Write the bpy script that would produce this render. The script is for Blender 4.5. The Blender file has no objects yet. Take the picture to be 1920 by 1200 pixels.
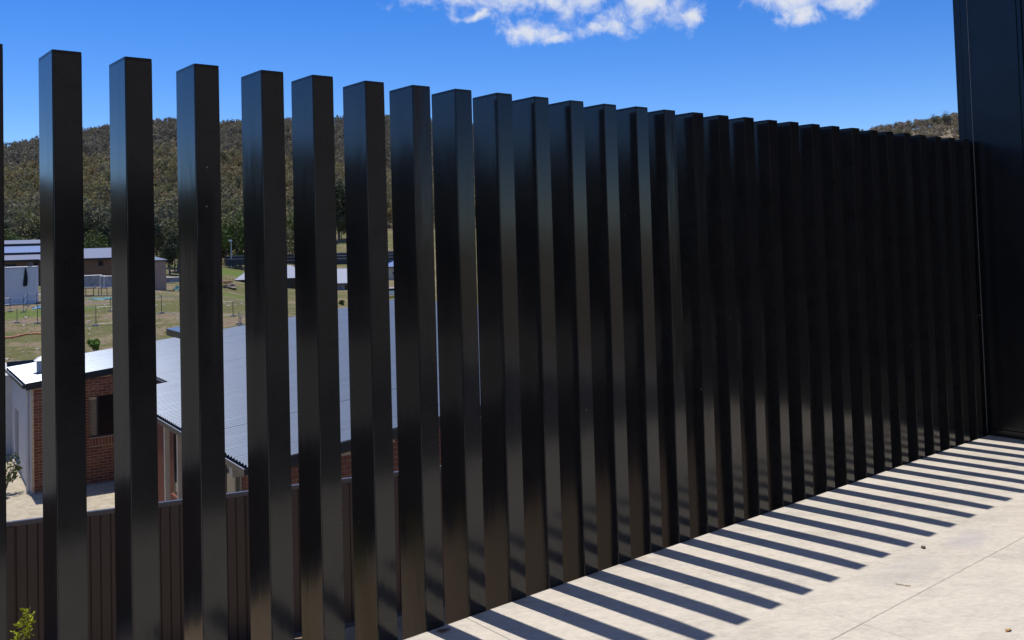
import bpy, bmesh, math, random
import numpy as np
from mathutils import Matrix, Vector

random.seed(7); RNG = np.random.default_rng(11)
scn = bpy.context.scene
COL = scn.collection

# ------------------------------------------------------------------ camera
# world: X along the batten fence, Y outwards over the valley, Z up, terrace tiles at z = 0
FPX, PXC, PYC = 1735.4, 960.0, 381.66           # focal length and optical centre in photo pixels (1920 x 1200)
CAM = np.array([0.0, -3.4065, 1.68])
YAW, PITCH, ROLL = 0.68627, 0.03806, -0.0289
_f = np.array([math.sin(YAW)*math.cos(PITCH), math.cos(YAW)*math.cos(PITCH), math.sin(PITCH)])
_r0 = np.array([math.cos(YAW), -math.sin(YAW), 0.0]); _u0 = np.cross(_r0, _f)
_r = _r0*math.cos(ROLL) + _u0*math.sin(ROLL); _u = -_r0*math.sin(ROLL) + _u0*math.cos(ROLL)
cd = bpy.data.cameras.new('camera'); cam = bpy.data.objects.new('camera', cd); COL.objects.link(cam)
cd.sensor_width = 36.0; cd.sensor_fit = 'HORIZONTAL'; cd.lens = FPX/1920*36
cd.shift_x = 0.0; cd.shift_y = -(600 - PYC)/1920
cd.clip_start = 0.05; cd.clip_end = 20000
m = Matrix.Identity(4)
for i in range(3):
    m[i][0], m[i][1], m[i][2], m[i][3] = _r[i], _u[i], -_f[i], CAM[i]
cam.matrix_world = m
scn.camera = cam

def ray(px, py): return _f + _r*(px - PXC)/FPX - _u*(py - PYC)/FPX
def at_z(px, py, z): d = ray(px, py); return CAM + d*(z - CAM[2])/d[2]
def at_plane(px, py, p0, n): d = ray(px, py); return CAM + d*(((np.asarray(p0) - CAM) @ n)/(d @ n))
def azel(px, py): d = ray(px, py); return math.atan2(d[0], d[1]), d[2]/math.hypot(d[0], d[1])

# ------------------------------------------------------------------ light
SHX, SHY = 0.0274, -0.3677                      # shadow offset per metre of height
sd = bpy.data.lights.new('sun', 'SUN'); sun = bpy.data.objects.new('sun', sd); COL.objects.link(sun)
sd.energy = 4.75; sd.angle = math.radians(0.53); sd.color = (1.0, 0.95, 0.895)
sun.location = (0, 0, 30)
sun.rotation_euler = Vector((SHX, SHY, -1)).to_track_quat('-Z', 'Y').to_euler()
SUN_EL = math.atan(1/math.hypot(SHX, SHY)); SUN_ROT = math.atan2(-SHX, -SHY)

W = bpy.data.worlds.new('World'); scn.world = W; W.use_nodes = True
def build_world():
    nt = W.node_tree; N = nt.nodes; L = nt.links; N.clear()
    out = N.new('ShaderNodeOutputWorld'); bg = N.new('ShaderNodeBackground')
    sky = N.new('ShaderNodeTexSky'); sky.sky_type = 'NISHITA'; sky.sun_disc = False
    sky.sun_elevation = SUN_EL; sky.sun_rotation = SUN_ROT
    sky.altitude = 900; sky.air_density = 0.85; sky.dust_density = 0.0; sky.ozone_density = 3.6
    hsv = N.new('ShaderNodeHueSaturation'); hsv.inputs['Saturation'].default_value = 1.35; hsv.inputs['Hue'].default_value = 0.514
    L.new(sky.outputs[0], hsv.inputs['Color'])
    tc = N.new('ShaderNodeTexCoord'); sep = N.new('ShaderNodeSeparateXYZ'); L.new(tc.outputs['Generated'], sep.inputs[0])
    def M(op, a, b=None, c=None, clamp=False):
        n = N.new('ShaderNodeMath'); n.operation = op; n.use_clamp = clamp
        for k, x in enumerate((a, b, c)):
            if x is None: continue
            if isinstance(x, (int, float)): n.inputs[k].default_value = x
            else: L.new(x, n.inputs[k])
        return n.outputs[0]
    az = M('ARCTAN2', sep.outputs[0], sep.outputs[1]); el = M('ARCSINE', sep.outputs[2])
    wn = N.new('ShaderNodeTexNoise'); wn.inputs['Scale'].default_value = 21; wn.inputs['Detail'].default_value = 6; wn.inputs['Roughness'].default_value = 0.6
    L.new(tc.outputs['Generated'], wn.inputs['Vector']); wsp = N.new('ShaderNodeSeparateColor'); L.new(wn.outputs['Color'], wsp.inputs[0])
    az = M('ADD', az, M('MULTIPLY', M('SUBTRACT', wsp.outputs[0], 0.5), 0.075)); el = M('ADD', el, M('MULTIPLY', M('SUBTRACT', wsp.outputs[1], 0.5), 0.042))
    nz = N.new('ShaderNodeTexNoise'); nz.inputs['Scale'].default_value = 44; nz.inputs['Detail'].default_value = 9
    nz.inputs['Roughness'].default_value = 0.62; nz.inputs['Distortion'].default_value = 0.35
    L.new(tc.outputs['Generated'], nz.inputs['Vector'])
    nz2 = N.new('ShaderNodeTexNoise'); nz2.inputs['Scale'].default_value = 13; nz2.inputs['Detail'].default_value = 4
    L.new(tc.outputs['Generated'], nz2.inputs['Vector'])
    blobs = [(870, -24, 125, 46), (985, -10, 125, 44), (1090, -16, 135, 52), (1215, 6, 100, 54), (1290, 22, 40, 22),
             (985, 58, 56, 22), (1045, 67, 42, 15), (1125, 50, 36, 20), (880, 26, 44, 12),
             (1500, -9, 88, 34), (1495, 26, 38, 28), (1575, 3, 54, 22)]
    acc = None
    for (x, y, rx, ry) in blobs:
        a, t = azel(x, y); e = math.atan(t)
        da = M('MULTIPLY', M('SUBTRACT', az, a), FPX/rx*0.92); de = M('MULTIPLY', M('SUBTRACT', el, e), FPX/ry*0.97)
        r2 = M('ADD', M('MULTIPLY', da, da), M('MULTIPLY', de, de))
        v = M('SUBTRACT', 1.0, M('SQRT', r2))
        acc = v if acc is None else M('MAXIMUM', acc, v)
    acc = M('MAXIMUM', acc, -1.0)
    # unseen cumulus added overhead, its cover set to whiten the blue skylight
    nz3 = N.new('ShaderNodeTexNoise'); nz3.inputs['Scale'].default_value = 3.4; nz3.inputs['Detail'].default_value = 3
    L.new(tc.outputs['Generated'], nz3.inputs['Vector'])
    up = N.new('ShaderNodeMapRange'); up.interpolation_type = 'SMOOTHSTEP'; up.inputs['From Min'].default_value = 0.27; up.inputs['From Max'].default_value = 0.42
    L.new(sep.outputs[2], up.inputs['Value'])
    field = M('MULTIPLY_ADD', M('SUBTRACT', nz3.outputs[0], 0.515), 5.0, M('MULTIPLY', M('SUBTRACT', up.outputs[0], 1.0), 3.0))
    acc = M('MAXIMUM', acc, M('MINIMUM', field, 1.0))
    dens = M('ADD', acc, M('MULTIPLY', M('SUBTRACT', nz.outputs[0], 0.5), 2.2))
    dens = M('ADD', dens, M('MULTIPLY', M('SUBTRACT', nz2.outputs[0], 0.5), 0.9))
    mr = N.new('ShaderNodeMapRange'); mr.interpolation_type = 'SMOOTHSTEP'
    mr.inputs['From Min'].default_value = -0.12; mr.inputs['From Max'].default_value = 1.15
    L.new(dens, mr.inputs['Value'])
    ccol = N.new('ShaderNodeMixRGB'); ccol.inputs[1].default_value = (5.4, 5.6, 6.0, 1); ccol.inputs[2].default_value = (4.7, 4.9, 5.45, 1)
    sh = N.new('ShaderNodeMapRange'); sh.inputs['From Min'].default_value = 0.35; sh.inputs['From Max'].default_value = 1.3
    L.new(dens, sh.inputs['Value']); L.new(sh.outputs[0], ccol.inputs[0])
    mix = N.new('ShaderNodeMixRGB'); L.new(mr.outputs[0], mix.inputs[0]); L.new(hsv.outputs[0], mix.inputs[1]); L.new(ccol.outputs[0], mix.inputs[2])
    L.new(mix.outputs[0], bg.inputs[0]); bg.inputs[1].default_value = 0.15
    L.new(bg.outputs[0], out.inputs[0])
build_world()
vs = scn.view_settings; vs.view_transform = 'Standard'; vs.look = 'None'; vs.exposure = 0.0; vs.gamma = 1.0; vs.use_curve_mapping = False
scn.cycles.max_bounces = 8; scn.cycles.glossy_bounces = 5; scn.cycles.diffuse_bounces = 4; scn.cycles.transparent_max_bounces = 8
scn.cycles.use_denoising = True

# ------------------------------------------------------------------ materials
MAT = {}
def nodes(name):
    mt = bpy.data.materials.new(name); mt.use_nodes = True
    nt = mt.node_tree; b = nt.nodes['Principled BSDF']; MAT[name] = mt
    return mt, nt, nt.nodes, nt.links, b
def noise(N, L, scale, detail=6, rough=0.6, vec=None, dist=0.0):
    n = N.new('ShaderNodeTexNoise'); n.inputs['Scale'].default_value = scale; n.inputs['Detail'].default_value = detail
    n.inputs['Roughness'].default_value = rough; n.inputs['Distortion'].default_value = dist
    if vec is not None: L.new(vec, n.inputs['Vector'])
    return n.outputs[0]
def ramp(N, L, fac, stops):
    r = N.new('ShaderNodeValToRGB'); e = r.color_ramp.elements
    while len(e) < len(stops): e.new(0.5)
    for k, (p, c) in enumerate(stops):
        e[k].position = p; e[k].color = c if len(c) == 4 else (*c, 1)
    L.new(fac, r.inputs[0]); return r.outputs[0]
def mixc(N, L, fac, a, b, mode='MIX'):
    n = N.new('ShaderNodeMixRGB'); n.blend_type = mode
    for k, x in enumerate((fac, a, b)):
        if isinstance(x, (int, float)): n.inputs[k].default_value = x
        elif isinstance(x, tuple): n.inputs[k].default_value = x if len(x) == 4 else (*x, 1)
        else: L.new(x, n.inputs[k])
    return n.outputs[0]
def bump(N, L, b, h, strength=0.3, dist=0.01):
    n = N.new('ShaderNodeBump'); n.inputs['Strength'].default_value = strength; n.inputs['Distance'].default_value = dist
    L.new(h, n.inputs['Height']); L.new(n.outputs[0], b.inputs['Normal'])
def geo(N): return N.new('ShaderNodeNewGeometry').outputs['Position']
def simple(name, col, rough=0.6, metal=0.0, var=0.18, scale=6.0, spec=0.5, bmp=0.0):
    mt, nt, N, L, b = nodes(name)
    f = noise(N, L, scale, 6, 0.62, geo(N))
    lo = tuple(c*(1 - var) for c in col); hi = tuple(min(1, c*(1 + var)) for c in col)
    L.new(ramp(N, L, f, [(0.3, lo), (0.7, hi)]), b.inputs['Base Color'])
    b.inputs['Roughness'].default_value = rough; b.inputs['Metallic'].default_value = metal
    b.inputs['Specular IOR Level'].default_value = spec
    if bmp: bump(N, L, b, noise(N, L, scale*6, 4, 0.6, geo(N)), bmp, 0.01)
    return mt

def dark_paint(name, col, rough, wav=0.10, specks=True):
    mt, nt, N, L, b = nodes(name)
    g = geo(N)
    oi = N.new('ShaderNodeObjectInfo')
    add = N.new('ShaderNodeVectorMath'); add.operation = 'ADD'
    comb = N.new('ShaderNodeCombineXYZ'); mul = N.new('ShaderNodeMath'); mul.operation = 'MULTIPLY'; mul.inputs[1].default_value = 37.0
    L.new(oi.outputs['Random'], mul.inputs[0])
    for k in range(3): L.new(mul.outputs[0], comb.inputs[k])
    L.new(g, add.inputs[0]); L.new(comb.outputs[0], add.inputs[1])
    p = add.outputs[0]
    dust = noise(N, L, 7.0, 8, 0.7, p)
    c = ramp(N, L, dust, [(0.35, tuple(x*0.8 for x in col)), (0.75, tuple(x*1.35 for x in col))])
    if specks:
        v = N.new('ShaderNodeTexVoronoi'); v.inputs['Scale'].default_value = 9.0; L.new(p, v.inputs['Vector'])
        lt = N.new('ShaderNodeMath'); lt.operation = 'LESS_THAN'; lt.inputs[1].default_value = 0.028; L.new(v.outputs['Distance'], lt.inputs[0])
        rr = N.new('ShaderNodeMath'); rr.operation = 'GREATER_THAN'; rr.inputs[1].default_value = 0.62
        sp = N.new('ShaderNodeSeparateColor'); L.new(v.outputs['Color'], sp.inputs[0]); L.new(sp.outputs[0], rr.inputs[0])
        mm = N.new('ShaderNodeMath'); mm.operation = 'MULTIPLY'; L.new(lt.outputs[0], mm.inputs[0]); L.new(rr.outputs[0], mm.inputs[1])
        c = mixc(N, L, mm.outputs[0], c, (0.22, 0.22, 0.21))
    # faint dried run marks down the face
    sm_ = N.new('ShaderNodeMapping'); sm_.inputs['Scale'].default_value = (38, 38, 0.9); L.new(p, sm_.inputs['Vector'])
    runs = noise(N, L, 1.0, 5, 0.65, sm_.outputs[0])
    c = mixc(N, L, ramp(N, L, runs, [(0.60, (0, 0, 0)), (0.80, (0.045, 0.045, 0.045))]), c, (0.20, 0.19, 0.17))
    L.new(c, b.inputs['Base Color'])
    sm = noise(N, L, 2.6, 5, 0.6, p)
    mr = N.new('ShaderNodeMapRange'); mr.inputs['To Min'].default_value = rough*0.75; mr.inputs['To Max'].default_value = rough*1.4
    L.new(sm, mr.inputs['Value']); L.new(mr.outputs[0], b.inputs['Roughness'])
    mp = N.new('ShaderNodeMapping'); mp.inputs['Scale'].default_value = (6, 6, 1.1); L.new(p, mp.inputs['Vector'])
    bump(N, L, b, noise(N, L, 1.6, 2, 0.5, mp.outputs[0]), wav, 0.02)
    b.inputs['IOR'].default_value = 1.50
    return mt
dark_paint('slat_paint', (0.0155, 0.0155, 0.0163), 0.125, 0.07)
dark_paint('cap_paint', (0.006, 0.006, 0.0065), 0.30, 0.0, False)
dark_paint('wall_paint', (0.0075, 0.008, 0.010), 0.22, 0.06)
dark_paint('house_cladding', (0.010, 0.010, 0.011), 0.40, 0.03, False)
simple('bounce_render', (0.30, 0.26, 0.205), 0.85, 0, 0.08, 2)
simple('trim_edge', (0.16, 0.165, 0.17), 0.4, 0.0, 0.2, 12)

def tile_mat():
    mt, nt, N, L, b = nodes('tile_stone')
    g = geo(N); oi = N.new('ShaderNodeObjectInfo')
    comb = N.new('ShaderNodeCombineXYZ'); mul = N.new('ShaderNodeMath'); mul.operation = 'MULTIPLY'; mul.inputs[1].default_value = 61.0
    L.new(oi.outputs['Random'], mul.inputs[0]); L.new(mul.outputs[0], comb.inputs[0]); L.new(mul.outputs[0], comb.inputs[2])
    add = N.new('ShaderNodeVectorMath'); add.operation = 'ADD'; L.new(g, add.inputs[0]); L.new(comb.outputs[0], add.inputs[1]); p = add.outputs[0]
    mr0 = N.new('ShaderNodeMapping'); mr0.inputs['Rotation'].default_value = (0, 0, 0.62); L.new(p, mr0.inputs['Vector'])
    mp = N.new('ShaderNodeMapping'); mp.inputs['Scale'].default_value = (1.0, 2.4, 1); L.new(mr0.outputs[0], mp.inputs['Vector']); q = mp.outputs[0]
    big = noise(N, L, 2.2, 9, 0.66, q, 0.6); fine = noise(N, L, 26, 8, 0.72, q, 0.4); grain = noise(N, L, 150, 3, 0.6, p)
    c = ramp(N, L, big, [(0.28, (0.40, 0.368, 0.315)), (0.46, (0.50, 0.462, 0.396)), (0.60, (0.545, 0.502, 0.428)), (0.76, (0.465, 0.43, 0.372))])
    c = mixc(N, L, 0.17, c, ramp(N, L, noise(N, L, 9, 8, 0.7, q, 0.6), [(0.34, (0.30, 0.295, 0.285)), (0.5, (0.52, 0.51, 0.49)), (0.64, (0.66, 0.635, 0.59))]), 'OVERLAY')
    c = mixc(N, L, 0.22, c, ramp(N, L, fine, [(0.36, (0.27, 0.26, 0.245)), (0.58, (0.72, 0.69, 0.63))]), 'OVERLAY')
    c = mixc(N, L, 0.06, c, ramp(N, L, grain, [(0.3, (0.2, 0.2, 0.19)), (0.7, (0.8, 0.78, 0.74))]), 'OVERLAY')
    # thin natural veins / cleft lines
    vv = noise(N, L, 3.1, 6, 0.6, q, 1.2)
    ab = N.new('ShaderNodeMath'); ab.operation = 'SUBTRACT'; ab.inputs[1].default_value = 0.5; L.new(vv, ab.inputs[0])
    ab2 = N.new('ShaderNodeMath'); ab2.operation = 'ABSOLUTE'; L.new(ab.outputs[0], ab2.inputs[0])
    vein = ramp(N, L, ab2.outputs[0], [(0.0, (1, 1, 1)), (0.006, (0, 0, 0))])
    brk = ramp(N, L, noise(N, L, 5.0, 3, 0.5, p), [(0.52, (0, 0, 0)), (0.62, (1, 1, 1))])
    vm = mixc(N, L, 1.0, vein, brk, 'MULTIPLY')
    vf = mixc(N, L, 1.0, vm, (0.40, 0.40, 0.40), 'MULTIPLY')
    c = mixc(N, L, vf, c, (0.24, 0.225, 0.20))
    fv = N.new('ShaderNodeTexVoronoi'); fv.inputs['Scale'].default_value = 26; L.new(p, fv.inputs['Vector'])
    fs = ramp(N, L, fv.outputs['Distance'], [(0.0, (0.55, 0.55, 0.55)), (0.10, (0, 0, 0))])
    fg = N.new('ShaderNodeSeparateColor'); L.new(fv.outputs['Color'], fg.inputs[0])
    fm = mixc(N, L, 1.0, fs, ramp(N, L, fg.outputs[0], [(0.72, (0, 0, 0)), (0.9, (1, 1, 1))]), 'MULTIPLY')
    c = mixc(N, L, fm, c, (0.20, 0.185, 0.16))
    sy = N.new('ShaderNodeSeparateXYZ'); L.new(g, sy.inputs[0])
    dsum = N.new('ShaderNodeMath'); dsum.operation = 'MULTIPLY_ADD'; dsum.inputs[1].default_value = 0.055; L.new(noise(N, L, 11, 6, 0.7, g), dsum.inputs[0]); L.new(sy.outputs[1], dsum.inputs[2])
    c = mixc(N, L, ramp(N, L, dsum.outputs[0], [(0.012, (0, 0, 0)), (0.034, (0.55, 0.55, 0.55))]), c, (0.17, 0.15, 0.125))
    # mauve-grey weathering stain and rust drip, fixed in place
    def spot(x, y, rx, ry, col, amt, nscale=9):
        nonlocal c
        sub = N.new('ShaderNodeVectorMath'); sub.operation = 'SUBTRACT'; sub.inputs[1].default_value = (x, y, 0); L.new(g, sub.inputs[0])
        ml = N.new('ShaderNodeVectorMath'); ml.operation = 'MULTIPLY'; ml.inputs[1].default_value = (1/rx, 1/ry, 0); L.new(sub.outputs[0], ml.inputs[0])
        ln = N.new('ShaderNodeVectorMath'); ln.operation = 'LENGTH'; L.new(ml.outputs[0], ln.inputs[0])
        nn = noise(N, L, nscale, 7, 0.7, g)
        s = N.new('ShaderNodeMath'); s.operation = 'ADD'; L.new(ln.outputs['Value'], s.inputs[0]); L.new(nn, s.inputs[1])
        f = ramp(N, L, s.outputs[0], [(0.75, (amt, amt, amt)), (1.25, (0, 0, 0))])
        c = mixc(N, L, f, c, col)
    a = at_z(1815, 1012, 0); spot(a[0], a[1], 0.55, 0.20, (0.36, 0.34, 0.355), 0.42)
    a = at_z(1700, 1070, 0); spot(a[0], a[1], 0.8, 0.25, (0.42, 0.41, 0.38), 0.35)
    a = at_z(833, 1182, 0); spot(a[0], a[1], 0.075, 0.05, (0.16, 0.06, 0.03), 0.95, 22)
    a = at_z(1207, 1046, 0); spot(a[0], a[1], 0.06, 0.02, (0.45, 0.30, 0.14), 0.7, 22)
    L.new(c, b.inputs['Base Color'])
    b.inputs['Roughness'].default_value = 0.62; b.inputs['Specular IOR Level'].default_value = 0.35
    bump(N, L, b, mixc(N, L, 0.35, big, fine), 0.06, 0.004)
tile_mat()
simple('grout', (0.31, 0.285, 0.25), 0.9, 0, 0.25, 30)
simple('added_dark_tile', (0.045, 0.044, 0.043), 0.6, 0, 0.2, 6)  # invented rows out of view, dark to cut bounce and end slat reflections
simple('concrete', (0.33, 0.32, 0.30), 0.85, 0, 0.2, 5, 0.3, 0.2)
simple('colorbond', (0.040, 0.029, 0.027), 0.34, 0, 0.10, 3)
simple('colorbond_rail', (0.075, 0.075, 0.078), 0.33, 0, 0.08, 3)
simple('fascia', (0.014, 0.016, 0.020), 0.38, 0, 0.12, 3)
simple('render_white', (0.52, 0.51, 0.50), 0.8, 0, 0.06, 4)
simple('cream_paint', (0.50, 0.44, 0.35), 0.6, 0, 0.10, 4)
simple('mortar', (0.58, 0.43, 0.28), 0.95, 0, 0.18, 12)
simple('window_glass', (0.012, 0.013, 0.014), 0.06, 0, 0.1, 2)
simple('window_frame', (0.02, 0.02, 0.021), 0.4, 0, 0.1, 3)
simple('galvanised', (0.42, 0.44, 0.46), 0.38, 0.6, 0.12, 8)
simple('steel_dark', (0.06, 0.062, 0.065), 0.55, 0.3, 0.2, 8)
simple('timber', (0.33, 0.23, 0.13), 0.85, 0, 0.25, 9)
simple('bark', (0.17, 0.14, 0.115), 0.95, 0, 0.3, 2.0)
simple('pale_rock', (0.36, 0.33, 0.27), 0.95, 0, 0.25, 3)
simple('orange_plastic', (0.50, 0.16, 0.08), 0.6, 0, 0.15, 3)
simple('green_tarp', (0.035, 0.16, 0.15), 0.6, 0, 0.3, 2)
simple('blue_tarp', (0.05, 0.22, 0.36), 0.6, 0, 0.25, 3)
simple('white_panel', (0.60, 0.62, 0.66), 0.6, 0, 0.05, 1.5)
simple('black_cloth', (0.008, 0.009, 0.012), 0.9, 0, 0.3, 3)
simple('brown_brick_far', (0.23, 0.125, 0.072), 0.9, 0, 0.16, 1.2)
simple('pink_brick_far', (0.38, 0.25, 0.195), 0.9, 0, 0.14, 1.2)
simple('grey_wall_far', (0.30, 0.30, 0.31), 0.85, 0, 0.1, 1.0)
simple('dark_wall_far', (0.055, 0.05, 0.046), 0.85, 0, 0.2, 1.0)
simple('retaining', (0.045, 0.05, 0.056), 0.85, 0, 0.2, 1.0)
simple('asphalt', (0.05, 0.05, 0.05), 0.9, 0, 0.2, 2)
simple('shade_mesh', (0.30, 0.31, 0.34), 0.85, 0, 0.3, 2)
simple('white_metal', (0.72, 0.73, 0.74), 0.4, 0, 0.08, 3)
simple('reflected_brick', (0.21, 0.17, 0.115), 0.9, 0, 0.2, 8)
simple('rubber', (0.02, 0.02, 0.02), 0.8, 0, 0.1, 5)
simple('car_white', (0.75, 0.76, 0.78), 0.25, 0, 0.03, 3)
simple('car_blue', (0.03, 0.13, 0.42), 0.25, 0, 0.05, 3)
simple('pebble_stone', (0.13, 0.10, 0.07), 0.85, 0, 0.4, 60)
simple('dry_leaf', (0.36, 0.20, 0.06), 0.8, 0, 0.3, 60)
simple('twig_bark', (0.30, 0.23, 0.10), 0.9, 0, 0.3, 60)

def brick_mat(name, a, bcol):
    mt, nt, N, L, b = nodes(name)
    oi = N.new('ShaderNodeObjectInfo'); g = geo(N)
    c = ramp(N, L, oi.outputs['Random'], [(0.0, a), (0.55, tuple((x + y)/2 for x, y in zip(a, bcol))), (1.0, bcol)])
    c = mixc(N, L, 0.55, c, ramp(N, L, noise(N, L, 22, 6, 0.7, g), [(0.3, (0.25, 0.25, 0.25)), (0.7, (0.72, 0.72, 0.72))]), 'OVERLAY')
    L.new(c, b.inputs['Base Color']); b.inputs['Roughness'].default_value = 0.9
    bump(N, L, b, noise(N, L, 70, 4, 0.6, g), 0.4, 0.004)
brick_mat('brick_red', (0.15, 0.048, 0.026), (0.27, 0.10, 0.05))

def roof_mat(name, col, rough, metal=0.35):
    mt, nt, N, L, b = nodes(name)
    g = geo(N); oi = N.new('ShaderNodeObjectInfo')
    f = noise(N, L, 1.4, 6, 0.65, g)
    c = ramp(N, L, f, [(0.3, tuple(x*0.93 for x in col)), (0.7, tuple(x*1.06 for x in col))])
    dirt = ramp(N, L, noise(N, L, 40, 5, 0.75, g), [(0.28, (0.35, 0.33, 0.3)), (0.36, (1, 1, 1))])
    c = mixc(N, L, 0.35, c, dirt, 'MULTIPLY')
    L.new(c, b.inputs['Base Color']); b.inputs['Roughness'].default_value = rough; b.inputs['Metallic'].default_value = metal
roof_mat('roof_metal', (0.152, 0.186, 0.236), 0.30)
roof_mat('roof_far', (0.12, 0.145, 0.22), 0.6, 0.0)
roof_mat('roof_valley', (0.20, 0.235, 0.315), 0.6, 0.0)
roof_mat('roof_far_blue', (0.08, 0.15, 0.33), 0.6, 0.0)

def ground_mat():
    mt, nt, N, L, b = nodes('field_ground')
    g = geo(N)
    sub = N.new('ShaderNodeVectorMath'); sub.operation = 'SUBTRACT'; sub.inputs[1].default_value = tuple(CAM); L.new(g, sub.inputs[0])
    sep = N.new('ShaderNodeSeparateXYZ'); L.new(sub.outputs[0], sep.inputs[0])
    fl = N.new('ShaderNodeCombineXYZ'); L.new(sep.outputs[0], fl.inputs[0]); L.new(sep.outputs[1], fl.inputs[1])
    ln = N.new('ShaderNodeVectorMath'); ln.operation = 'LENGTH'; L.new(fl.outputs[0], ln.inputs[0]); D = ln.outputs['Value']
    n1 = noise(N, L, 0.045, 7, 0.6, g, 0.5); n2 = noise(N, L, 0.5, 8, 0.7, g, 0.3); n3 = noise(N, L, 5.0, 8, 0.75, g)
    straw = ramp(N, L, n3, [(0.3, (0.12, 0.098, 0.052)), (0.5, (0.20, 0.168, 0.092)), (0.72, (0.30, 0.25, 0.15))])
    soil = ramp(N, L, n3, [(0.3, (0.13, 0.098, 0.06)), (0.7, (0.26, 0.205, 0.135))])
    green = ramp(N, L, n3, [(0.3, (0.075, 0.078, 0.028)), (0.7, (0.16, 0.155, 0.062))])
    s = N.new('ShaderNodeMath'); s.operation = 'ADD'; L.new(n1, s.inputs[0]); L.new(n2, s.inputs[1])
    c = mixc(N, L, ramp(N, L, s.outputs[0], [(0.94, (0, 0, 0)), (1.10, (1, 1, 1))]), straw, green)
    c = mixc(N, L, ramp(N, L, s.outputs[0], [(0.86, (1, 1, 1)), (1.0, (0, 0, 0))]), c, soil)
    sand = ramp(N, L, n3, [(0.25, (0.30, 0.26, 0.18)), (0.6, (0.52, 0.46, 0.35)), (0.8, (0.60, 0.55, 0.44))])
    mr = N.new('ShaderNodeMapRange'); mr.interpolation_type = 'SMOOTHSTEP'; mr.inputs['From Min'].default_value = 31; mr.inputs['From Max'].default_value = 38
    L.new(D, mr.inputs['Value']); c = mixc(N, L, mr.outputs[0], sand, c)
    forest = ramp(N, L, n2, [(0.3, (0.055, 0.046, 0.03)), (0.7, (0.12, 0.10, 0.062))])
    mr2 = N.new('ShaderNodeMapRange'); mr2.interpolation_type = 'SMOOTHSTEP'; mr2.inputs['From Min'].default_value = 270; mr2.inputs['From Max'].default_value = 330
    L.new(D, mr2.inputs['Value']); c = mixc(N, L, mr2.outputs[0], c, forest)
    # dry grassy face of the hill to the right
    azn = N.new('ShaderNodeMath'); azn.operation = 'ARCTAN2'; L.new(sep.outputs[0], azn.inputs[0]); L.new(sep.outputs[1], azn.inputs[1])
    mr3 = N.new('ShaderNodeMapRange'); mr3.interpolation_type = 'SMOOTHSTEP'; mr3.inputs['From Min'].default_value = 0.78; mr3.inputs['From Max'].default_value = 0.9
    L.new(azn.outputs[0], mr3.inputs['Value'])
    dry = ramp(N, L, noise(N, L, 0.22, 8, 0.7, g), [(0.3, (0.16, 0.13, 0.085)), (0.7, (0.30, 0.25, 0.17))])
    c = mixc(N, L, mr3.outputs[0], c, dry)
    mr4 = N.new('ShaderNodeMapRange'); mr4.interpolation_type = 'SMOOTHSTEP'; mr4.inputs['From Min'].default_value = 0.10; mr4.inputs['From Max'].default_value = -0.05
    L.new(azn.outputs[0], mr4.inputs['Value']); c = mixc(N, L, mr4.outputs[0], c, ramp(N, L, n3, [(0.3, (0.07, 0.066, 0.054)), (0.7, (0.14, 0.132, 0.112))]))
    # greener grass in damp hollows of the paddock
    for (px, py, rx, ry) in ((44, 588, 14, 7.5), (440, 556, 16, 9), (440, 512, 26, 22)):
        P = gp(px, py); sb = N.new('ShaderNodeVectorMath'); sb.operation = 'SUBTRACT'; sb.inputs[1].default_value = tuple(P); L.new(g, sb.inputs[0])
        rt = N.new('ShaderNodeVectorRotate'); rt.rotation_type = 'Z_AXIS'; rt.inputs['Angle'].default_value = math.atan2(P[0] - CAM[0], P[1] - CAM[1]); L.new(sb.outputs[0], rt.inputs['Vector'])
        ml = N.new('ShaderNodeVectorMath'); ml.operation = 'MULTIPLY'; ml.inputs[1].default_value = (1/rx, 1/ry, 0); L.new(rt.outputs[0], ml.inputs[0])
        le = N.new('ShaderNodeVectorMath'); le.operation = 'LENGTH'; L.new(ml.outputs[0], le.inputs[0])
        ad = N.new('ShaderNodeMath'); ad.operation = 'ADD'; L.new(le.outputs['Value'], ad.inputs[0]); L.new(n2, ad.inputs[1])
        c = mixc(N, L, ramp(N, L, ad.outputs[0], [(0.85, (0.9, 0.9, 0.9)), (1.35, (0, 0, 0))]), c, ramp(N, L, n3, [(0.3, (0.07, 0.105, 0.022)), (0.7, (0.14, 0.19, 0.045))]))
    L.new(c, b.inputs['Base Color']); b.inputs['Roughness'].default_value = 1.0; b.inputs['Specular IOR Level'].default_value = 0.1
    bump(N, L, b, n3, 0.6, 0.15)
def yard_mat():
    mt, nt, N, L, b = nodes('yard_soil')
    g = geo(N); n3 = noise(N, L, 3.0, 9, 0.7, g)
    c = ramp(N, L, n3, [(0.25, (0.19, 0.13, 0.08)), (0.6, (0.33, 0.245, 0.16)), (0.8, (0.42, 0.34, 0.235))])
    L.new(c, b.inputs['Base Color']); b.inputs['Roughness'].default_value = 1.0; b.inputs['Specular IOR Level'].default_value = 0.1
    bump(N, L, b, n3, 0.7, 0.05)
yard_mat()
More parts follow.
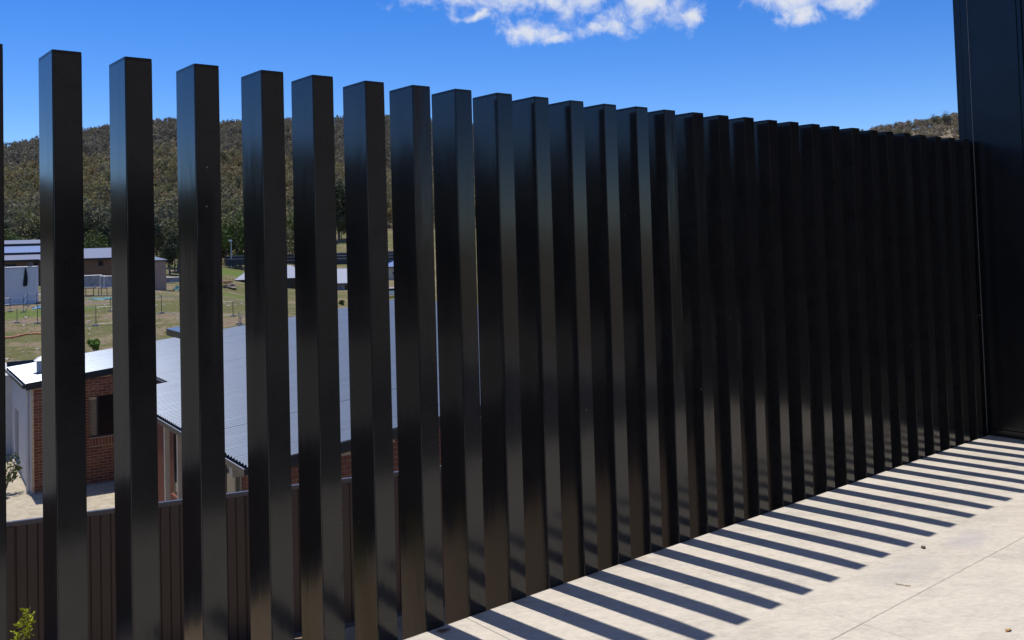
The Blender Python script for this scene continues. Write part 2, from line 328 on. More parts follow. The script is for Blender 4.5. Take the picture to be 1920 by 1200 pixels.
def foliage_mat(name, attr=True, col=(0.1, 0.1, 0.05), trans=0.15):
    mt, nt, N, L, b = nodes(name)
    if attr:
        a = N.new('ShaderNodeAttribute'); a.attribute_name = 'tint'; c = a.outputs['Color']
    else:
        c = ramp(N, L, noise(N, L, 3.0, 5, 0.7, geo(N)), [(0.3, tuple(x*0.6 for x in col)), (0.7, tuple(x*1.35 for x in col))])
    L.new(c, b.inputs['Base Color']); b.inputs['Roughness'].default_value = 0.75; b.inputs['Specular IOR Level'].default_value = 0.25
    tr = N.new('ShaderNodeBsdfTranslucent'); L.new(c, tr.inputs[0])
    mx = N.new('ShaderNodeMixShader'); mx.inputs[0].default_value = trans
    L.new(b.outputs[0], mx.inputs[1]); L.new(tr.outputs[0], mx.inputs[2])
    L.new(mx.outputs[0], N['Material Output'].inputs[0])
foliage_mat('forest_leaf', trans=0.36)
foliage_mat('gum_grey', False, (0.125, 0.13, 0.08), 0.25)
foliage_mat('gum_olive', False, (0.125, 0.12, 0.05))
foliage_mat('tree_green', False, (0.085, 0.12, 0.030))
foliage_mat('tree_dark', False, (0.065, 0.074, 0.038), 0.2)
foliage_mat('shrub_bright', False, (0.13, 0.22, 0.035), 0.3)
foliage_mat('conifer_gold', False, (0.50, 0.52, 0.04), 0.4)

# ------------------------------------------------------------------ mesh helpers
class MB:
    def __init__(s): s.v = []; s.f = []
    def add(s, vs_, fs):
        o = len(s.v); s.v += [tuple(map(float, x)) for x in vs_]; s.f += [tuple(i + o for i in f) for f in fs]; return s
    def hexa(s, b4, t4):      # bottom quad (ccw from above) and top quad
        return s.add(list(b4) + list(t4), [(3, 2, 1, 0), (4, 5, 6, 7), (0, 1, 5, 4), (1, 2, 6, 5), (2, 3, 7, 6), (3, 0, 4, 7)])
    def box(s, x0, x1, y0, y1, z0, z1):
        return s.hexa([(x0, y0, z0), (x1, y0, z0), (x1, y1, z0), (x0, y1, z0)], [(x0, y0, z1), (x1, y0, z1), (x1, y1, z1), (x0, y1, z1)])
    def tube(s, a, b, r0, r1=None, n=8, cap=True):
        a = np.asarray(a, float); b = np.asarray(b, float); r1 = r0 if r1 is None else r1
        d = b - a; d = d/np.linalg.norm(d); t = np.array([1, 0, 0]) if abs(d[0]) < 0.8 else np.array([0, 1, 0])
        e = np.cross(d, t); e /= np.linalg.norm(e); g = np.cross(d, e)
        vs_ = []
        for p, r in ((a, r0), (b, r1)):
            for k in range(n):
                an = 2*math.pi*k/n; vs_.append(p + r*(math.cos(an)*e + math.sin(an)*g))
        fs = [(k, (k + 1) % n, n + (k + 1) % n, n + k) for k in range(n)]
        if cap: fs += [tuple(range(n - 1, -1, -1)), tuple(range(n, 2*n))]
        return s.add(vs_, fs)
    def mesh(s, name, off=(0, 0, 0)):
        me = bpy.data.meshes.new(name); o = np.asarray(off, float)
        me.from_pydata([(x - o[0], y - o[1], z - o[2]) for x, y, z in s.v], [], s.f); me.update(); return me
    def build(s, name, mat, parent=None, off=None, smooth=False, bevel=0.0):
        if off is None: off = root_loc(parent)
        me = s.mesh(name, off)
        if bevel:
            bm = bmesh.new(); bm.from_mesh(me); bmesh.ops.bevel(bm, geom=bm.edges[:], offset=bevel, segments=2, affect='EDGES', clamp_overlap=True); bm.to_mesh(me); bm.free()
        me.materials.append(MAT[mat])
        if smooth: me.polygons.foreach_set('use_smooth', [True]*len(me.polygons))
        return link(name, me, parent, (0, 0, 0) if parent else off)
def root_loc(o):
    l = np.zeros(3)
    while o is not None: l += np.array(o.location); o = o.parent
    return l
def link(name, me, parent=None, loc=(0, 0, 0), rotz=0.0):
    o = bpy.data.objects.new(name, me); COL.objects.link(o); o.parent = parent; o.location = tuple(map(float, loc)); o.rotation_euler = (0, 0, rotz); return o
def tag(o, label, cat, group=None):
    o['label'] = label; o['category'] = cat
    if group: o['group'] = group
    return o
def thing(name, label, cat, loc=(0, 0, 0), group=None):
    return tag(link(name, None, None, loc), label, cat, group)
def struct(o): o['kind'] = 'structure'; return o
def copy_tree(o, parent=None):
    c = o.copy(); COL.objects.link(c); c.parent = parent
    for ch in list(o.children): copy_tree(ch, c)
    return c

# ------------------------------------------------------------------ terrain
TD = np.array([0, 30, 36, 47, 60, 80, 110, 140, 180, 230, 290])
TZ = np.array([-5.06, -5.06, -4.65, -3.95, -3.5, -3.0, -2.8, -2.4, -1.2, 1.0, 4.5])
def sstep(x, a, b): t = np.clip((x - a)/(b - a), 0, 1); return t*t*(3 - 2*t)
RIDGE = [azel(x, y) for x, y in ((12, 279), (60, 269), (160, 250), (200, 243), (295, 232), (330, 230), (415, 235), (540, 231), (630, 227), (735, 220))]
SPUR = [azel(x, y) for x, y in ((12, 338), (60, 330), (162, 322), (205, 314), (297, 299), (335, 303), (435, 305), (545, 318), (640, 330), (740, 345))]
RIGHT = [azel(x, y) for x, y in ((1480, 262), (1560, 256), (1620, 247), (1680, 236), (1740, 228), (1800, 214), (1900, 195))]
def curve(tab, az, lo, hi):
    a = np.array([t[0] for t in tab]); e = np.array([t[1] for t in tab])
    return np.interp(az, np.concatenate([[a[0] - 0.7], a, [a[-1] + 0.5]]), np.concatenate([[lo], e, [hi]]))
def zground(az, D):
    az = np.asarray(az, float); D = np.asarray(D, float)
    z = np.interp(D, TD, TZ)
    z = z - 5.0*sstep(az, 0.28, 0.50)*sstep(D, 55, 150)*(1 - sstep(D, 190, 300))
    s_el = curve(SPUR, az, 0.03, 0.02); r_el = curve(RIDGE, az, 0.05, 0.06); q_el = curve(RIGHT, az, 0.05, 0.10)
    left = 1 - sstep(az, 0.80, 0.98)
    spur_c = CAM[2] + 520*s_el - 4.0; z0 = 4.5
    ridge_c = CAM[2] + 1150*r_el - 5.0
    zs = z0 + (spur_c - z0)*sstep(D, 250, 540)**1.15
    zl = np.where(D < 520, zs, spur_c + (ridge_c - spur_c)*np.clip((D - 520)/630, 0, 1)**1.0)
    zl = np.where(D > 1150, ridge_c - (D - 1150)*0.05, zl)
    right_c = CAM[2] + 420*q_el - 1.5
    zr = z0 + (right_c - z0)*np.clip((D - 230)/190, 0, 1)**1.1
    zr = np.where(D > 420, right_c - (D - 420)*0.04, zr)
    zh = zl*left + zr*(1 - left)
    front = sstep(az, -1.5, -0.9)*(1 - sstep(az, 1.6, 2.1))
    zh = zh*front + (TZ[-1] + 0*D)*(1 - front)
    w = sstep(D, 235, 300)
    return z*(1 - w) + zh*w + 0.25*np.sin(D*0.06 + az*9)*sstep(D, 40, 60)
def zg_xy(x, y):
    dx, dy = x - CAM[0], y - CAM[1]; return float(zground(math.atan2(dx, dy), math.hypot(dx, dy)))
def gp(px, py):      # where the view ray meets the terrain
    d = ray(px, py); h = math.hypot(d[0], d[1]); az = math.atan2(d[0], d[1])
    Ds = np.concatenate([np.arange(22, 300, 0.5), np.arange(300, 1600, 3)])
    below = (CAM[2] + Ds*d[2]/h) < zground(np.full_like(Ds, az), Ds)
    k = int(np.argmax(below)) if below.any() else len(Ds) - 1
    D = Ds[k]; return np.array([CAM[0] + D*math.sin(az), CAM[1] + D*math.cos(az), float(zground(az, D))])
def depth(P): return float((np.asarray(P) - CAM) @ _f)

ground_mat()
def build_ground():
    azs = np.concatenate([np.linspace(-math.pi, -1.2, 24, endpoint=False), np.linspace(-1.2, 1.7, 230, endpoint=False), np.linspace(1.7, math.pi, 20, endpoint=False)])
    Ds = np.concatenate([np.linspace(6, 30, 8, endpoint=False), np.linspace(30, 120, 60, endpoint=False), np.linspace(120, 320, 50, endpoint=False), np.linspace(320, 1250, 60, endpoint=False), [1250, 1500, 2500, 5000, 9000]])
    A, DD = np.meshgrid(azs, Ds, indexing='ij'); Z = zground(A, DD)
    Z = np.where(DD > 1500, np.minimum(Z, 0) - 2.0, Z)
    X = CAM[0] + DD*np.sin(A); Y = CAM[1] + DD*np.cos(A)
    na, nd = A.shape
    V = np.stack([X, Y, Z], -1).reshape(-1, 3).tolist(); V.append((CAM[0], CAM[1], -5.06)); ci = len(V) - 1
    Fc = []
    for i in range(na):
        j = (i + 1) % na
        Fc.append((i*nd, ci, j*nd))
        for k in range(nd - 1): Fc.append((i*nd + k, j*nd + k, j*nd + k + 1, i*nd + k + 1))
    me = bpy.data.meshes.new('ground'); me.from_pydata(V, [], [f[::-1] for f in Fc]); me.update(); me.materials.append(MAT['field_ground'])
    me.polygons.foreach_set('use_smooth', [True]*len(me.polygons))
    struct(link('ground', me))
build_ground()

# ------------------------------------------------------------------ terrace, yard, tiles
XWALL = 7.663
fl = struct(MB().box(-5.0, 9.0, -9.0, -0.012, -0.32, -0.024).build('terrace_floor', 'grout'))
struct(MB().box(-5.0, 9.0, -9.0, -0.30, -5.3, -0.325).build('retaining_base', 'concrete'))
TS, J = 1.1955, 0.0024
XB = 3.6523; YD = -1.2168
tile_meshes = {}
def tile_mesh(w, d, dark=False):
    k = (round(w, 4), round(d, 4), dark)
    if k not in tile_meshes:
        mb = MB().box(-w/2, w/2, -d/2, d/2, -0.020, 0.0); me = mb.mesh('tile')
        bm = bmesh.new(); bm.from_mesh(me); top = [e for e in bm.edges if all(v.co.z > -0.001 for v in e.verts)]
        bmesh.ops.bevel(bm, geom=top, offset=0.0016, segments=1, affect='EDGES'); bm.to_mesh(me); bm.free()
        me.materials.append(MAT['added_dark_tile' if dark else 'tile_stone']); tile_meshes[k] = me
    return tile_meshes[k]
for i in range(-7, 4):
    for j in range(7):
        x0, x1 = XB + i*TS + J/2, XB + (i + 1)*TS - J/2
        x1 = min(x1, XWALL - 0.004)
        y1 = -0.002 if j == 0 else YD - (j - 1)*TS - J/2
        y0 = YD - j*TS + J/2
        if x1 - x0 < 0.05: continue
        link('tile', tile_mesh(x1 - x0, y1 - y0, j >= 2), fl, ((x0 + x1)/2 - fl.location[0], (y0 + y1)/2 - fl.location[1], random.uniform(-0.0006, 0.0004) - fl.location[2]))

# boundary fence line of the yard (pressed steel sheet fence)
CB0 = np.array([2.1352, 7.8550]); CB1 = np.array([6.2646, 6.6579]); CBD = (CB1 - CB0)/np.linalg.norm(CB1 - CB0); CBN = np.array([-CBD[1], CBD[0]])
def cb(s, o=0.0, z=0.0): p = CB0 + CBD*s + CBN*o; return (p[0], p[1], z)
def build_yard():
    n, mres = 60, 26; V = []; Fc = []
    for i in range(n + 1):
        for j in range(mres + 1):
            x = -10 + 24*i/n; s = (x - CB0[0])/CBD[0]; ye = CB0[1] + CBD[1]*s + 0.25
            y = -0.28 + (ye + 0.28)*j/mres
            V.append((x, y, -3.0 + 0.03*math.sin(x*3.1 + y*2.0) + 0.02*math.sin(x*7.7 - y*5.1)))
    for i in range(n):
        for j in range(mres):
            a = i*(mres + 1) + j; Fc.append((a, a + mres + 1, a + mres + 2, a + 1))
    me = bpy.data.meshes.new('yard'); me.from_pydata(V, [], Fc); me.update(); me.materials.append(MAT['yard_soil'])
    struct(link('yard', me))
    mb = MB(); s0, s1 = -12.6, 8.2
    mb.hexa([cb(s0, 0.13, -5.4), cb(s1, 0.13, -5.4), cb(s1, 0.33, -5.4), cb(s0, 0.33, -5.4)], [cb(s0, 0.13, -3.02), cb(s1, 0.13, -3.02), cb(s1, 0.33, -3.02), cb(s0, 0.33, -3.02)])
    struct(mb.build('yard_retaining_wall', 'concrete'))
build_yard()

# ------------------------------------------------------------------ batten fence
SX = [0.7841, 1.0245, 1.272, 1.5384, 1.7582, 2.008, 2.245, 2.4781, 2.7153, 2.9534, 3.1894, 3.4286, 3.6717, 3.9, 4.1429, 4.3838, 4.6225, 4.8632, 5.0957, 5.3423, 5.576, 5.8229, 6.0626, 6.2939, 6.5306, 6.764, 7.0054, 7.2423, 7.4749]
SX = [0.538 - 0.2395*k for k in range(14, 0, -1)] + [0.538] + SX
SW, SDp, SH, SB = 0.0961, 0.1961, 2.3733, -0.42
def build_fence():
    root = thing('batten_fence', 'glossy black vertical batten fence standing along the edge of the pale tiles', 'fence', (SX[14], 0.0, SB))
    me = MB().box(0, SW, 0, SDp, 0, SH - SB - 0.0115).mesh('slat')
    bm = bmesh.new(); bm.from_mesh(me); bmesh.ops.bevel(bm, geom=[e for e in bm.edges if abs(e.verts[0].co.z - e.verts[1].co.z) > 1], offset=0.004, segments=3, affect='EDGES'); bm.to_mesh(me); bm.free()
    me.materials.append(MAT['slat_paint'])
    ce = MB().box(0.0004, SW - 0.0004, 0.0004, SDp - 0.0004, SH - SB - 0.0110, SH - SB).mesh('cap')
    bm = bmesh.new(); bm.from_mesh(ce); bmesh.ops.bevel(bm, geom=[e for e in bm.edges if abs(e.verts[0].co.z - e.verts[1].co.z) > 0.005], offset=0.0038, segments=3, affect='EDGES'); bm.to_mesh(ce); bm.free()
    ce.materials.append(MAT['cap_paint'])
    for k, x in enumerate(SX):
        o = link('slat', me, root, (x - SX[14], 0.002, random.uniform(-0.0025, 0.0015)));
        o.rotation_euler = (random.gauss(0, 0.0006), random.gauss(0, 0.0004), random.gauss(0, 0.0022))
        link('cap', ce, o)
    mb = MB().box(SX[0] - 0.1, XWALL - 0.002, SDp + 0.006, SDp + 0.046, -0.36, -0.26); mb.build('rail', 'cap_paint', root)
    for x in SX[::4]:
        MB().box(x - 0.075, x - 0.035, -0.008, SDp + 0.004, -0.35, -0.27).build('bracket', 'cap_paint', root)
build_fence()

# ------------------------------------------------------------------ dark wall at the end of the terrace
def build_wall():
    r = thing('dark_wall', 'tall dark satin panelled pier closing the end of the batten fence', 'wall', (XWALL, -0.2, 0))
    MB().box(XWALL + 0.006, XWALL + 0.25, -0.392, 0.10, -0.30, 5.2).build('core', 'wall_paint', r)
    MB().box(XWALL - 0.004, XWALL + 0.004, -0.362, 0.006, 0.004, 5.2).build('panel', 'wall_paint', r, bevel=0.002)
    MB().box(XWALL + 0.0002, XWALL + 0.012, 0.016, 0.066, 0.004, 5.2).build('panel', 'wall_paint', r, bevel=0.002)
    MB().box(XWALL + 0.003, XWALL + 0.014, 0.070, 0.128, 0.004, 5.2).build('panel', 'wall_paint', r, bevel=0.002)
    MB().box(XWALL - 0.006, XWALL + 0.003, 0.0075, 0.0125, 0.004, 5.2).build('edge_trim', 'trim_edge', r)
    MB().box(SX[-1] + SW + 0.006, XWALL - 0.006, 0.06, 0.10, -0.3, SH - 0.01).build('gap_flashing', 'wall_paint', r)
    z = 0.953
    MB().box(XWALL - 0.012, XWALL - 0.0065, 0.010, 0.05, z, z + 0.004).build('clip', 'trim_edge', r)
    MB().box(XWALL - 0.020, XWALL - 0.0045, -0.36, -0.01, 0.003, 0.055).build('skirting', 'wall_paint', r, bevel=0.002)
    # glazed door set beyond the pier
    y = -0.40
    for k in range(3):
        d = MB().box(XWALL + 0.02, XWALL + 0.08, y - 0.95, y, 0.004, 0.09); d.box(XWALL + 0.02, XWALL + 0.08, y - 0.95, y, 5.1, 5.2)
        d.box(XWALL + 0.02, XWALL + 0.08, y - 0.05, y, 0.09, 5.1); d.box(XWALL + 0.02, XWALL + 0.08, y - 0.95, y - 0.90, 0.09, 5.1)
        d = d.build('door_leaf', 'window_frame', r)
        MB().box(XWALL + 0.045, XWALL + 0.055, y - 0.898, y - 0.052, 0.092, 5.098).build('pane', 'window_glass', d); y -= 0.955
build_wall()
def build_rear():  # unseen invented house; height and wall tone set to temper the blue skylight
    r = thing('added_rear_house', 'added rendered house with glass doors behind the terrace, blocking sky and bouncing warm light', 'house', (1.0, -7.6, 0))
    w = MB().box(-5.0, XWALL - 0.6, -8.9, -7.0, -0.02, 7.2).build('wall', 'bounce_render', r)
    MB().box(-5.2, XWALL - 0.4, -9.0, -6.6, 7.2, 7.5).build('roof', 'house_cladding', r)
    for x in (-3.6, -0.8, 2.0):
        w = MB().box(x, x + 2.2, -7.03, -6.995, 0.06, 2.4).build('window', 'window_frame', r)
        MB().box(x + 0.06, x + 2.14, -6.994, -6.985, 0.12, 2.34).build('pane', 'window_glass', w)
build_rear()

# ------------------------------------------------------------------ pressed steel boundary fence
def build_colorbond():
    r = thing('steel_sheet_fence', 'charcoal pressed steel sheet fence with a capped top rail below the terrace', 'fence', cb(2.15, 0, -3.0))
    ZT, ZB = -1.2, -2.98
    prof = [(0, 0), (0.044, 0.0), (0.049, 0.012), (0.054, 0.012), (0.059, 0.0), (0.1035, 0.0)]
    PW = 0.828; nrep = 8
    def sheet(name):
        V = []; Fc = []
        pts = []
        for k in range(nrep):
            for (a, o) in prof[:-1]: pts.append((k*0.1035 + a, o))
        pts.append((nrep*0.1035, 0))
        for (a, o) in pts:
            for z in (0.0, ZT - ZB - 0.05): V.append((a*CBD[0] - (o)*CBN[0]*-1, a*CBD[1] + o*CBN[1], z))
        for k in range(len(pts) - 1): Fc.append((2*k, 2*k + 2, 2*k + 3, 2*k + 1))
        me = bpy.data.meshes.new(name); me.from_pydata(V, [], Fc); me.update(); me.materials.append(MAT['colorbond']); return me
    me = sheet('sheet'); rl = np.array(r.location)
    s = -12.42
    while s < 8.1:
        link('sheet', me, r, np.array(cb(s, -0.014, ZB + 0.03)) - rl); s += PW
    def rail(z0, z1, o0, o1, nm, mat):
        s = -12.42; k = 0
        while s < 8.0:
            e = s + 3*PW - 0.004
            MB().hexa([cb(s, o0, z0), cb(e, o0, z0), cb(e, o1, z0), cb(s, o1, z0)], [cb(s, o0, z1), cb(e, o0, z1), cb(e, o1, z1), cb(s, o1, z1)]).build(nm, mat, r, bevel=0.003); s += 3*PW
    rail(ZT - 0.05, ZT, -0.026, 0.026, 'top_rail', 'colorbond_rail')
    rail(ZB - 0.02, ZB + 0.04, -0.024, 0.024, 'bottom_rail', 'colorbond_rail')
    s = -12.42
    while s < 8.3:
        MB().hexa([cb(s - 0.03, -0.034, ZB - 0.02), cb(s + 0.03, -0.034, ZB - 0.02), cb(s + 0.03, 0.034, ZB - 0.02), cb(s - 0.03, 0.034, ZB - 0.02)],
                  [cb(s - 0.03, -0.034, ZT - 0.052), cb(s + 0.03, -0.034, ZT - 0.052), cb(s + 0.03, 0.034, ZT - 0.052), cb(s - 0.03, 0.034, ZT - 0.052)]).build('post', 'colorbond', r); s += 3*PW
build_colorbond()

# ------------------------------------------------------------------ neighbouring brick house (axes u, v)
HA = 0.09; HV = np.array([math.sin(HA), math.cos(HA)]); HU = np.array([HV[1], -HV[0]])
HP = np.array([6.1075, 10.8112]); HZ = -1.82; HK = 0.095; HG = -5.06
def h3(u, v, z): p = HP + HU*u + HV*v; return (p[0], p[1], z)
def roofz(u): return HZ + HK*u
def hbox(mb, u0, u1, v0, v1, z0, z1, z1b=None):      # z1 at u0 side, z1b at u1 side
    z1b = z1 if z1b is None else z1b
    return mb.hexa([h3(u0, v0, z0), h3(u1, v0, z0), h3(u1, v1, z0), h3(u0, v1, z0)], [h3(u0, v0, z1), h3(u1, v0, z1b), h3(u1, v1, z1b), h3(u0, v1, z1)])
def hslope(mb, u0, u1, v0, v1, d0, d1):              # slab following the roof pitch between offsets d0..d1
    return mb.hexa([h3(u0, v0, roofz(u0) + d0), h3(u1, v0, roofz(u1) + d0), h3(u1, v1, roofz(u1) + d0), h3(u0, v1, roofz(u0) + d0)],
                   [h3(u0, v0, roofz(u0) + d1), h3(u1, v0, roofz(u1) + d1), h3(u1, v1, roofz(u1) + d1), h3(u0, v1, roofz(u0) + d1)])
def seen(P):       # does the ray from the camera to P pass between two slats?
    d = np.asarray(P) - CAM
    if d[1] <= 3.7: return False
    xa = CAM[0] + d[0]*(-CAM[1])/d[1]; xb = CAM[0] + d[0]*(SDp - CAM[1])/d[1]
    lo, hi = min(xa, xb), max(xa, xb)
    return not any(hi > x and lo < x + SW for x in SX)
def pixel(P):
    v = np.asarray(P) - CAM; z = v @ _f; return PXC + FPX*(v @ _r)/z, PYC - FPX*(v @ _u)/z
def build_house():
    r = thing('brick_house', 'single storey red brick house with a pale corrugated skillion roof beyond the steel fence', 'house', h3(4, 9, HG))
    blocks = [(0.0, 0.0, 9.80), (1.2, 9.80, 14.41), (-1.54, 14.41, 19.25)]; UR = 12.6
    roof = MB()
    for (u0, v0, v1) in blocks: hslope(roof, u0 + 0.03, UR - 0.03, v0 + 0.012, v1 - (0.012 if v1 > 19 else -0.02), -0.10, -0.022)
    roof = roof.build('roof', 'fascia', r)
    # corrugated sheets, ribs running up the pitch
    pitch, amp, seg, nr = 0.1524, 0.0185, 8, 5
    sw = pitch*nr
    for (u0, v0, v1) in blocks:
        nsh = max(1, round((v1 - v0)/sw)); w = (v1 - v0)/nsh; ln = UR - u0 + 0.02; u00 = u0 - 0.02
        V = []; Fc = []
        for k in range(nr*seg + 1):
            vv = w*k/(nr*seg); zz = amp*math.cos(2*math.pi*k/seg)
            for uu in (0, ln):
                q_ = HU*uu + HV*vv; V.append((q_[0], q_[1], zz + HK*uu))
        for k in range(nr*seg): Fc.append((2*k, 2*k + 1, 2*k + 3, 2*k + 2))
        me = bpy.data.meshes.new('roof_sheet'); me.from_pydata(V, [], Fc); me.update(); me.materials.append(MAT['roof_metal'])
        me.polygons.foreach_set('use_smooth', [True]*len(me.polygons))
        for k in range(nsh): link('roof_sheet', me, roof, np.array(h3(u00, v0 + k*w, roofz(u00) + random.uniform(-0.0035, 0.0035))) - np.array(r.location))
        # screw heads, in rows across the ribs
        mb = MB(); u = u0 + 0.22
        while u < UR:
            v = v0 + 0.03
            while v < v1 - 0.02:
                if random.random() < 0.35:
                    a = h3(u + random.uniform(-.012, .012), v, roofz(u) + amp); mb.tube(a, (a[0], a[1], a[2] + 0.008), 0.0065, 0.005, 5)
                v += pitch*2 if u > u0 + 0.5 else pitch*2
            u += 0.95
        s = mb.build('roof_screws', 'steel_dark', roof); s['kind'] = 'stuff'
    # barges, gutters
    def barge(u0, u1, v0, d=0.17): hslope(MB(), u0, u1, v0, v0 + 0.03, -d, 0.006).build('fascia', 'fascia', roof)
    mbs = []
    for (u0, u1, v) in ((-0.02, UR, -0.032), (-1.56, 1.2, 14.376)):
        mb = MB(); hslope(mb, u0, u1, v, v + 0.03, -0.175, 0.004); mb.build('fascia', 'fascia', roof)
    mb = MB(); hslope(mb, 0.0, 1.2, 9.805, 9.83, -0.15, 0.004); mb.build('fascia', 'fascia', roof)
    mb = MB(); hslope(mb, 0.0, UR, 19.25, 19.28, -0.16, 0.012); mb.build('fascia', 'fascia', roof)
    mb = MB(); mb.hexa([h3(-1.56, 19.25, -2.15), h3(0.05, 19.25, -2.15), h3(0.05, 19.33, -2.15), h3(-1.56, 19.33, -2.15)], [h3(-1.56, 19.25, -1.815), h3(0.05, 19.25, -1.805), h3(0.05, 19.33, -1.805), h3(-1.56, 19.33, -1.815)]); mb.build('parapet', 'fascia', r)
    for (u0, v0, v1) in ((0.0, -0.03, 9.8), (1.2, 9.84, 14.37), (-1.54, 14.38, 19.25)):
        z = roofz(u0) - 0.012; g = MB()
        hbox(g, u0 - 0.11, u0 - 0.10, v0, v1, z - 0.11, z - 0.015); hbox(g, u0 - 0.10, u0 - 0.005, v0, v1, z - 0.11, z - 0.10); hbox(g, u0 - 0.004, u0 + 0.028, v0, v1, z - 0.17, z - 0.02)
        hbox(g, u0 - 0.099, u0 - 0.006, v0, v0 + 0.01, z - 0.099, z - 0.02)
        g.build('gutter', 'fascia', roof)
        q = MB(); hbox(q, u0 - 0.113, u0 - 0.098, v0, v1, z - 0.014, z - 0.004); q.build('gutter_lip', 'galvanised', roof)
    # vent cowl on the left roof
    a = at_plane(77, 699, h3(0, 0, HZ), np.array([-HK*HU[0], -HK*HU[1], 1.0])); rel = a[:2] - HP; cu, cv = float(rel @ HU), float(rel @ HV)
    vn = MB(); hbox(vn, cu - 0.11, cu + 0.11, cv - 0.11, cv + 0.11, roofz(cu) - 0.02, roofz(cu) + 0.36); vn = vn.build('vent_cowl', 'galvanised', roof)
    t = h3(cu, cv, roofz(cu) + 0.50); b4 = [h3(cu - .18, cv - .18, roofz(cu) + .37), h3(cu + .18, cv - .18, roofz(cu) + .37), h3(cu + .18, cv + .18, roofz(cu) + .37), h3(cu - .18, cv + .18, roofz(cu) + .37)]
    MB().add(b4 + [t], [(3, 2, 1, 0), (0, 1, 4), (1, 2, 4), (2, 3, 4), (3, 0, 4)]).build('cowl_cap', 'white_metal', vn)
    fl_ = MB(); hslope(fl_, cu - 0.2, cu + 0.2, cv - 0.2, cv + 0.2, 0.009, 0.016); fl_.build('flashing', 'steel_dark', vn)
    # walls
    bw, bh, bd = 0.226, 0.071, 0.022; pu, pz = 0.240, 0.086
    bme = MB().box(-bw/2, bw/2, -bd/2, bd/2, -bh/2, bh/2).mesh('brick')
    bm = bmesh.new(); bm.from_mesh(bme); bmesh.ops.bevel(bm, geom=[e for e in bm.edges], offset=0.003, segments=1, affect='EDGES'); bm.to_mesh(bme); bm.free(); bme.materials.append(MAT['brick_red'])
    soldier = MB().box(-bh/2, bh/2, -bd/2, bd/2, -bw/2, bw/2).mesh('brick'); soldier.materials.append(MAT['brick_red'])
    budget = [300]; rl = np.array(r.location)
    def courses(wall, u0, u1, v, top, holes=(), axis='u'):
        cand = []; k = 0; z = HG + 0.0128
        while True:
            zc = z + k*pz
            if zc > HZ + 1.4: break
            off = 0 if k % 2 else pu/2
            n = int((u1 - u0)/pu) + 2
            for i in range(n):
                a = u0 + i*pu - off; b = a + bw; a = max(a, u0); b = min(b, u1)
                rng = [(a, b)]
                for (h0, h1, z0, z1) in holes:
                    if zc + bh/2 > z0 + 0.002 and zc - bh/2 < z1 - 0.002:
                        rng = [q_ for (a_, b_) in rng for q_ in ((a_, min(b_, h0 - 0.004)), (max(a_, h1 + 0.004), b_))]
                for (a_, b_) in rng:
                    if b_ - a_ < 0.03: continue
                    c = (a_ + b_)/2
                    if zc + bh/2 > top(c) - 0.01: continue
                    P = np.array(h3(c, v, zc) if axis == 'u' else h3(v, c, zc)); cand.append((P, b_ - a_))
            k += 1
        full = [x for x in cand if x[1] > bw - 0.002]; part = [x for x in cand if x[1] <= bw - 0.002]
        rz = -HA if axis == 'u' else math.pi/2 - HA
        rest = []
        for (P, w) in full:
            if budget[0] > 0 and (seen(P) or seen(P + np.array([*(HU*0.1), 0])) or seen(P - np.array([*(HU*0.1), 0]))):
                px, py = pixel(P)
                if 0 < px < 1920 and py < 975:
                    budget[0] -= 1; link('brick', bme, wall, P - rl, rz); continue
            rest.append((P, w))
        rest += part
        mb = MB(); e = HU if axis == 'u' else HV; nn = HV if axis == 'u' else HU
        for (P, w) in rest:
            q = []
            for zz in (-bh/2, bh/2):
                for (sa, sb) in ((-1, -1), (1, -1), (1, 1), (-1, 1)):
                    q.append((P[0] + e[0]*sa*w/2 + nn[0]*sb*bd/2, P[1] + e[1]*sa*w/2 + nn[1]*sb*bd/2, P[2] + zz))
            mb.hexa(q[:4], q[4:])
        s = mb.build('brickwork', 'brick_red', wall); s['kind'] = 'stuff'
    # near gable wall
    topf = lambda u: roofz(u) - 0.16
    w1 = MB(); w1.hexa([h3(0.55, 0.05, HG), h3(12.3, 0.05, HG), h3(12.3, 0.28, HG), h3(0.55, 0.28, HG)], [h3(0.55, 0.05, topf(0.55)), h3(12.3, 0.05, topf(12.3)), h3(12.3, 0.28, topf(12.3)), h3(0.55, 0.28, topf(0.55))])
    w1 = w1.build('wall', 'mortar', r)
    # left block wall with window
    WU0, WU1, WZ0, WZ1 = 0.06, 1.55, -3.714, -2.51
    wl = MB(); v0, v1 = 14.52, 14.75
    def vwall(mb, u0, u1, z0, z1=None):
        mb.hexa([h3(u0, v0, z0), h3(u1, v0, z0), h3(u1, v1, z0), h3(u0, v1, z0)], [h3(u0, v0, z1 if z1 else topf(u0)), h3(u1, v0, z1 if z1 else topf(u1)), h3(u1, v1, z1 if z1 else topf(u1)), h3(u0, v1, z1 if z1 else topf(u0))])
    vwall(wl, -1.42, WU0, HG); vwall(wl, WU0, WU1, HG, WZ0); vwall(wl, WU0, WU1, WZ1); vwall(wl, WU1, 3.0, HG)
    w2 = wl.build('wall', 'mortar', r)
    courses(w2, -1.36, 3.0, 14.516, topf, [(WU0, WU1, WZ0 - 0.258, WZ1)])
    for i in range(int((WU1 - WU0)/pz)):
        link('brick', soldier, w2, np.array(h3(WU0 + 0.043 + i*pz, 14.516, WZ0 - 0.129)) - rl, -HA)
    courses(w1, 0.55, 12.3, 0.046, topf)
